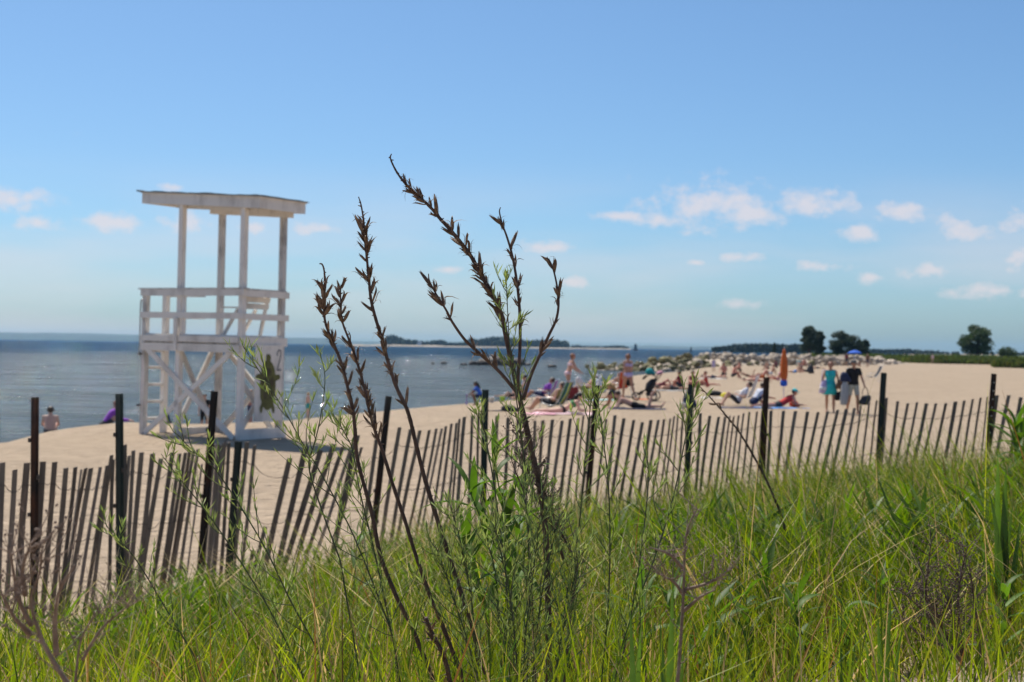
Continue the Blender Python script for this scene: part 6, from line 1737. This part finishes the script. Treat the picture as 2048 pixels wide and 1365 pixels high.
def stroller(p, yaw):
    root = empty('jogging_stroller', p, yaw, 'three wheeled black jogging stroller with teal and pink things on top', 'stroller')
    def wheel(c, r):
        w = MB().tube([V3(c) + V3((0.0, r * math.cos(a * math.pi / 10), r * math.sin(a * math.pi / 10))) for a in range(21)], 0.026, 7, cap=False).build('wheel', M_TYRE, root, smooth=True)
        sp = MB()
        for a in range(8): sp.tube([c, V3(c) + V3((0, r * math.cos(a * math.pi / 4), r * math.sin(a * math.pi / 4)))], 0.004, 4)
        sp.tube([V3(c) - V3((0.03, 0, 0)), V3(c) + V3((0.03, 0, 0))], 0.03, 8); sp.build('spokes', M_ALU, w)
    wheel((0, 0.48, 0.17), 0.145); wheel((-0.28, -0.22, 0.21), 0.185); wheel((0.28, -0.22, 0.21), 0.185)
    fr = CL['black']
    for s in (-1, 1):
        MB().tube(catmull([(s * 0.03, 0.48, 0.17), (s * 0.14, 0.30, 0.34), (s * 0.22, 0.0, 0.48), (s * 0.24, -0.30, 0.80), (s * 0.23, -0.48, 1.05)], 4), 0.016, 7).build('frame_tube', fr, root, smooth=True)
        MB().tube([(s * 0.27, -0.22, 0.21), (s * 0.23, -0.06, 0.50)], 0.015, 7).build('frame_tube', fr, root)
    MB().tube([(-0.23, -0.48, 1.05), (0, -0.52, 1.08), (0.23, -0.48, 1.05)], 0.019, 8).build('handlebar', fr, root)
    MB().tube([(-0.28, -0.22, 0.21), (0.28, -0.22, 0.21)], 0.012, 7).build('axle', M_ALU, root)
    def slab_(pr, w, c, nm):
        vs = []
        for (y, z) in pr:
            vs += [(-w, y, z), (w, y, z)]
        n = len(pr); vs2 = [(x, y - .02, z - .03) for x, y, z in vs]; fs = [(2 * i, 2 * i + 1, 2 * i + 3, 2 * i + 2) for i in range(n - 1)]
        MB().add(vs + vs2, fs + [tuple(q + 2 * n for q in reversed(f)) for f in fs]).build(nm, CL[c], root, smooth=True)
    slab_([(0.30, 0.26), (0.22, 0.40), (0.0, 0.42), (-0.18, 0.62), (-0.30, 0.92)], 0.19, 'charcoal', 'seat')
    MB().ball((0, -0.09, 0.60), (0.20, 0.17, 0.30), 12, 8, rot=(0.55, 0, 0)).build('seat_shell', CL['charcoal'], root, smooth=True)
    slab_([(0.22, 0.86), (0.10, 0.98), (-0.10, 1.04), (-0.32, 0.98)], 0.21, 'black', 'canopy')
    bm_ = MB().ball((0, -0.10, 0.28), (0.18, 0.2, 0.1), 10, 6); bm_.build('basket', CL['charcoal'], root, smooth=True)
sp = g(1296, 803)
stroller(sp, D(72))
bag(sp + V3((0.10, 0.02, 1.02)), 0, 0.34, 0.26, 0.26, 'teal', 'teal bag lying on the canopy of the stroller', False)
bag(sp + V3((0.44, -0.05, 1.02)), 0, 0.24, 0.2, 0.20, 'pink', 'pink cloth bundle on the handle end of the stroller', False)
towel(g(1285, 800), D(85), 0.5, 0.7, 'orange', 'small orange towel in front of the stroller wheels', 6)
person(g(1240, 815), D(75), 'sit', 'blond person in dark clothes sitting left of the stroller', 1.62, 'tan', 'blond', [('shirt', 'tshirt', 'charcoal'), ('shorts', 'shorts', 'charcoal')], 'long', female=True, over=dict(T=(0, .62, .78), F=(0, .78, -.62)))
towel(g(1275, 819), D(88), 0.9, 1.9, 'navy', 'dark blue towel under the man in black shorts', 7)
person(g(1268, 818), D(90), 'prone_kick', 'man in black shorts lying on the sand in front of the stroller', 1.78, 'fair', 'brown', [('shorts', 'shorts', 'black')])
# --- sunbathers between the eighth and the ninth fence post
towel(g(1342, 782), D(88), 0.9, 1.8, 'grey', 'grey towel under the sunbather with dark shorts right of the stroller', 8)
person(g(1342, 781), D(100), 'prone', 'sunbather with dark shorts lying face down right of the stroller', 1.7, 'tan', 'brown', [('shorts', 'shorts', 'charcoal')])
person(g(1362, 780), D(60), 'sit', 'person in a dark red top sitting beside the face down sunbather', 1.6, 'red', 'brown', [('top', 'tshirt', 'maroon'), ('shorts', 'shorts', 'charcoal')], female=True)
person(g(1384, 781), D(-170), 'sit', 'sunburnt person in maroon sitting behind the eighth fence post', 1.65, 'red', 'brown', [('top', 'vest', 'maroon'), ('shorts', 'shorts', 'maroon')])
person(g(1414, 778), D(80), 'sit', 'sunburnt person in red sitting right of the eighth fence post', 1.55, 'red', 'red', [('swimsuit', 'swimsuit', 'red')], female=True)
bag(g(1380, 816), 0.2, 0.42, 0.35, 0.52, 'navy', 'dark blue backpack on the sand behind the eighth fence post')
bucket(g(1366, 818), 'white', 'small white pail left of the dark blue backpack')
bag(g(1432, 792), 0.2, 0.7, 0.4, 0.26, 'black', 'black duffel bag left of the yellow one', False)
bag(g(1452, 796), 0.2, 0.36, 0.3, 0.24, 'yellow', 'small bright yellow bag on the sand', False)
towel(g(1424, 797), D(80), 0.5, 0.9, 'white', 'white towel beside the black duffel bag', 9)
beach_chair(g(1486, 808), D(70), ['white', 'lightgrey', 'white', 'lightgrey', 'white'], 'white folding chair behind the reading person', 0.26, 0.95, 0.35)
person(g(1476, 812), D(80), 'recline', 'brown haired person reclining with knees up in the white chair left of the ninth post', 1.76, 'fair', 'brown', [('shorts', 'shorts', 'charcoal'), ('shirt', 'tshirt', 'lightgrey')], seat=0.20, over=dict(lL=((-.1, .75, .62), (0, .45, -.9)), lR=((.1, .80, .55), (0, .5, -.88))))
towel(g(1490, 817), D(86), 1.0, 1.9, 'navy', 'dark navy towel under the people left of the ninth post', 10)
person(g(1508, 815), D(-65), 'sit', 'person in a pale shirt bent over beside the white chair', 1.72, 'tan', 'brown', [('shirt', 'tshirt', 'lightgrey'), ('shorts', 'shorts', 'navy')], over=dict(T=(0, .6, .8)))
# --- the umbrella and the sunbather in the aqua hat
towel(g(1562, 817), D(-88), 0.9, 1.9, 'skyblue', 'bright blue towel under the sunbather with the aqua hat', 11)
person(g(1562, 816), D(-86), 'prop', 'sunbather with an aqua hat propped on elbows right of the ninth post', 1.72, 'red', 'brown', [('trunks', 'trunks', 'charcoal'), ('top', 'vest', 'red')], hat='aqua')
bag(g(1590, 814), 0, 0.34, 0.3, 0.26, 'red', 'bright red bag under the sunbather with the aqua hat', False)
def furled_umbrella(p):
    root = empty('furled_umbrella', p, 0, 'furled orange beach umbrella on a white pole', 'umbrella')
    MB().tube([(0, 0, -0.3), (0, 0, 2.10)], 0.017, 8).build('pole', CL['white'], root)
    MB().lathe([(0.045, 0.86), (0.085, 0.95), (0.105, 1.15), (0.11, 1.45), (0.085, 1.75), (0.045, 2.0), (0.015, 2.10)], 24, wob=lambda a, z: 0.28 * math.sin(a * 6 + z * 2.5)).build('canopy', CL['orange'], root, smooth=True)
    MB().lathe([(0.055, 0.74), (0.12, 0.78), (0.115, 0.92), (0.07, 0.99)], 18, wob=lambda a, z: 0.25 * math.sin(a * 6)).build('valance', CL['blue'], root, smooth=True)
    MB().tube([(0, 0, 2.08), (0, 0, 2.17)], 0.010, 6).build('tip', CL['white'], root)
furled_umbrella(g(1567, 815))
# --- the couple carrying their things
ca = person(g(1660, 826), D(165), 'carry', 'woman in a short aqua dress carrying bags across the sand', 1.66, 'tan', 'red', [('dress_top', 'vest', 'aqua'), ('skirt', 'skirt', 'aqua')], 'tail', female=True)
bag(ca['sh'][1] + V3((-0.05, -0.02, -0.74)), 0.3, 0.32, 0.22, 0.56, 'lavender', 'lavender and white tote on the shoulder of the woman in aqua', True, 'tote_bag', 'white')
bag(ca['sh'][0] + V3((0.16, -0.12, -0.58)), 0.2, 0.36, 0.25, 0.42, 'brown', 'brown bag held on the chest of the woman in aqua', False, 'tote_bag')
bag(ca['hands'][0] + V3((0.0, 0.0, -0.42)), 0.2, 0.26, 0.2, 0.30, 'black', 'black pouch hanging from the arm of the woman in aqua', True, 'tote_bag')
cb = person(g(1706, 829), D(190), 'carry', 'man in a black shirt and grey shorts carrying bags across the sand', 1.72, 'tan', 'black', [('shorts', 'shorts', 'khaki'), ('shirt', 'tshirt', 'black')], hat='charcoal')
bag(cb['hands'][1] + V3((-0.06, 0.0, -0.52)), 0.4, 0.26, 0.2, 0.85, 'grey', 'long grey folded chair bag under the arm of the man in black', False, 'chair_bag')
bag(cb['sh'][1] + V3((-0.10, -0.05, -0.40)), 0.2, 0.30, 0.26, 0.32, 'navy', 'navy bag on the shoulder of the man in black', False, 'tote_bag')
bag(cb['hands'][0] + V3((0.0, 0.0, -0.56)), 0.2, 0.36, 0.30, 0.40, 'charcoal', 'dark backpack hanging low from the hand of the man in black', True, 'backpack')
# --- people further along the beach
far = 0.026
person(g(1448, 756), D(150), 'kneel', 'tanned person kneeling in the middle distance left of the umbrella', 1.75, 'red', 'brown', [('trunks', 'trunks', 'charcoal')], detail=far)
person(g(1424, 757), D(85), 'prone', 'pale sunbather lying left of the kneeling person', 1.7, 'fair', 'brown', [('trunks', 'trunks', 'navy')], detail=far)
towel(g(1424, 758), D(85), 1.0, 2.0, 'white', 'white towel under the pale sunbather in the middle distance', 12)
person(g(1466, 757), D(-80), 'sit', 'tanned person sitting with dark shorts right of the kneeling one', 1.7, 'red', 'brown', [('shorts', 'shorts', 'charcoal')], detail=far)
person(g(1427, 745), D(170), 'stand', 'child in lavender standing alone behind the kneeling person', 1.22, 'tan', 'brown', [('dress', 'vest', 'lavender'), ('shorts', 'shorts', 'lavender')], detail=far)
person(g(1494, 754), D(80), 'prone_kick', 'small sunbather with one leg raised left of the umbrella', 1.6, 'tan', 'brown', [('trunks', 'trunks', 'brown')], detail=far)
person(g(1526, 760), D(85), 'lean_back', 'tanned person leaning back just left of the umbrella', 1.72, 'red', 'brown', [('trunks', 'trunks', 'orange')], detail=far)
person(g(1556, 764), D(70), 'lean_back', 'sunbather leaning back beneath the umbrella canopy', 1.72, 'red', 'brown', [('bikini_bottom', 'bikini_bottom', 'pink'), ('bikini_top', 'bikini_top', 'pink')], female=True, detail=far)
person(g(1536, 741), D(110), 'sit', 'tanned person in black sitting far off left of the umbrella top', 1.7, 'tan', 'black', [('shorts', 'shorts', 'black')], detail=far)
person(g(1553, 738), D(60), 'sit', 'person in maroon sitting far off beside the umbrella canopy', 1.7, 'tan', 'brown', [('top', 'tshirt', 'maroon'), ('shorts', 'shorts', 'charcoal')], detail=far)
person(g(1580, 731), D(170), 'stand', 'child in orange standing far off right of the umbrella', 1.3, 'fair', 'red', [('shirt', 'tshirt', 'orange'), ('shorts', 'shorts', 'charcoal')], detail=far)
person(g(1596, 733), D(200), 'sit', 'person in a pale aqua shirt sitting far off right of the umbrella', 1.75, 'fair', 'blond', [('shirt', 'tshirt', 'paleaqua'), ('shorts', 'shorts', 'white')], detail=far)
person(g(1606, 736), D(200), 'crouch', 'tanned person crouching right of the pale aqua shirt', 1.7, 'red', 'brown', [('trunks', 'trunks', 'maroon')], detail=far)
person(g(1588, 747), D(85), 'supine', 'sunbather lying flat in the distance behind the umbrella pole', 1.7, 'fair', 'brown', [('trunks', 'trunks', 'skyblue')], detail=far)
person(g(1614, 747), D(80), 'lean_back', 'person in black leaning back left of the couple', 1.7, 'tan', 'black', [('shorts', 'shorts', 'black'), ('top', 'vest', 'charcoal')], detail=far)
bag(g(1623, 748), 0.1, 0.5, 0.4, 0.9, 'charcoal', 'tall dark bag standing left of the couple', False)
person(g(1634, 738), D(80), 'prone', 'dark haired sunbather lying far off left of the woman in aqua', 1.7, 'tan', 'black', [('shorts', 'shorts', 'charcoal')], detail=far)
person(g(1646, 730), D(75), 'lean_back', 'pink sunbather leaning back far off above the woman in aqua', 1.7, 'fair', 'brown', [('swimsuit', 'swimsuit', 'palepink')], female=True, detail=far)
person(g(1693, 733), D(180), 'stand', 'person in dark red standing far off left of the blue umbrella', 1.75, 'tan', 'brown', [('shirt', 'tshirt', 'maroon'), ('shorts', 'shorts', 'charcoal')], detail=far)
person(g(1735, 736), D(150), 'stand', 'person in dark shorts standing far off right of the blue umbrella', 1.8, 'tan', 'brown', [('shorts', 'shorts', 'navy'), ('shirt', 'vest', 'brown')], detail=far)
person(g(1720, 735), D(120), 'sit', 'small person sitting under the far blue umbrella', 1.5, 'tan', 'black', [('shirt', 'tshirt', 'brown')], detail=far)
def open_umbrella(p):
    root = empty('open_umbrella', p, 0, 'small open blue umbrella far off between the two standing people', 'umbrella')
    MB().tube([(0, 0, -.2), (0, 0, 2.2)], 0.03, 7).build('pole', CL['skyblue'], root)
    MB().lathe([(1.05, 1.72), (0.8, 1.95), (0.45, 2.12), (0.05, 2.22)], 16, wob=lambda a, z: 0.04 * math.sin(8 * a)).build('canopy', CL['blue'], root, smooth=True)
open_umbrella(g(1709, 734))
beach_chair(g(1744, 764), D(95), ['charcoal', 'black', 'charcoal'], 'empty dark folding chair standing alone right of the man in black', 0.35, 0.85, 0.5)
person(g(1865, 728), D(180), 'walk', 'person in a pale shirt walking far off in front of the grassy bank', 1.7, 'fair', 'blond', [('shirt', 'tshirt', 'palepink'), ('shorts', 'shorts', 'tan')], detail=far)
person(g(1928, 726), D(150), 'walk', 'person in dark clothes walking far off below the round bush', 1.7, 'tan', 'black', [('shirt', 'tshirt', 'charcoal'), ('shorts', 'trousers', 'navy')], detail=far)
person(g(1957, 723), D(170), 'walk', 'person in brown walking far off below the lone round tree', 1.7, 'tan', 'brown', [('shirt', 'tshirt', 'brown'), ('shorts', 'shorts', 'tan')], detail=far)
person(g(1337, 742), D(120), 'walk', 'person in purple walking below the rock jetty', 1.7, 'tan', 'brown', [('shirt', 'tshirt', 'lavender'), ('shorts', 'shorts', 'maroon')], detail=far)
person(g(1381, 738), D(90), 'sit', 'person in red sitting at the foot of the rock jetty', 1.7, 'red', 'brown', [('shirt', 'tshirt', 'red'), ('shorts', 'shorts', 'charcoal')], detail=far)
# --- a few more of the crowd
person(g(1322, 776), D(80), 'supine', 'sunbather lying on the back nearest the stroller handle', 1.68, 'red', 'brown', [('trunks', 'trunks', 'maroon')], detail=far)
person(g(1404, 772), D(85), 'prone', 'sunburnt sunbather lying flat left of the person in red', 1.66, 'red', 'brown', [('bikini_bottom', 'bikini_bottom', 'maroon'), ('bikini_top', 'bikini_top', 'maroon')], female=True, detail=far)
person(g(1510, 764), D(85), 'prone', 'pink sunbather lying flat just left of the ninth fence post top', 1.7, 'fair', 'brown', [('trunks', 'trunks', 'red')], detail=far)
person(g(1542, 752), D(90), 'lean_back', 'tanned person in white leaning back left of the umbrella canopy', 1.7, 'tan', 'brown', [('trunks', 'trunks', 'white')], detail=far)
person(g(1603, 744), D(120), 'sit', 'tanned person sitting between the umbrella and the tall dark bag', 1.7, 'tan', 'brown', [('swimsuit', 'swimsuit', 'navy')], female=True, detail=far)
person(g(1660, 727), D(90), 'sit', 'person in grey sitting far off above the head of the woman in aqua', 1.7, 'fair', 'brown', [('shirt', 'tshirt', 'grey'), ('shorts', 'shorts', 'navy')], detail=far)
person(g(1480, 745), D(100), 'sit', 'person in brown sitting far off right of the child in lavender', 1.7, 'red', 'brown', [('shorts', 'shorts', 'brown')], detail=far)
# ------------------------------------------------------------------ the hazy sea air
def build_haze():
    m = bpy.data.materials.new('sea_haze'); m.use_nodes = True
    nt = m.node_tree; nt.nodes.clear()
    out = nt.nodes.new('ShaderNodeOutputMaterial'); pv = nt.nodes.new('ShaderNodeVolumePrincipled')
    pv.inputs['Color'].default_value = (0.38, 0.68, 1.0, 1)
    pv.inputs['Density'].default_value = HAZE_D
    pv.inputs['Anisotropy'].default_value = 0.2
    nt.links.new(pv.outputs[0], out.inputs['Volume'])
    o = MB().box((0, 0, 28), (19600, 19600, 72)).build('haze', m)
    tag(o, 'thin blue sea haze over the beach and the water', 'haze', kind='stuff')
HAZE_D = 5.5e-5
build_haze()
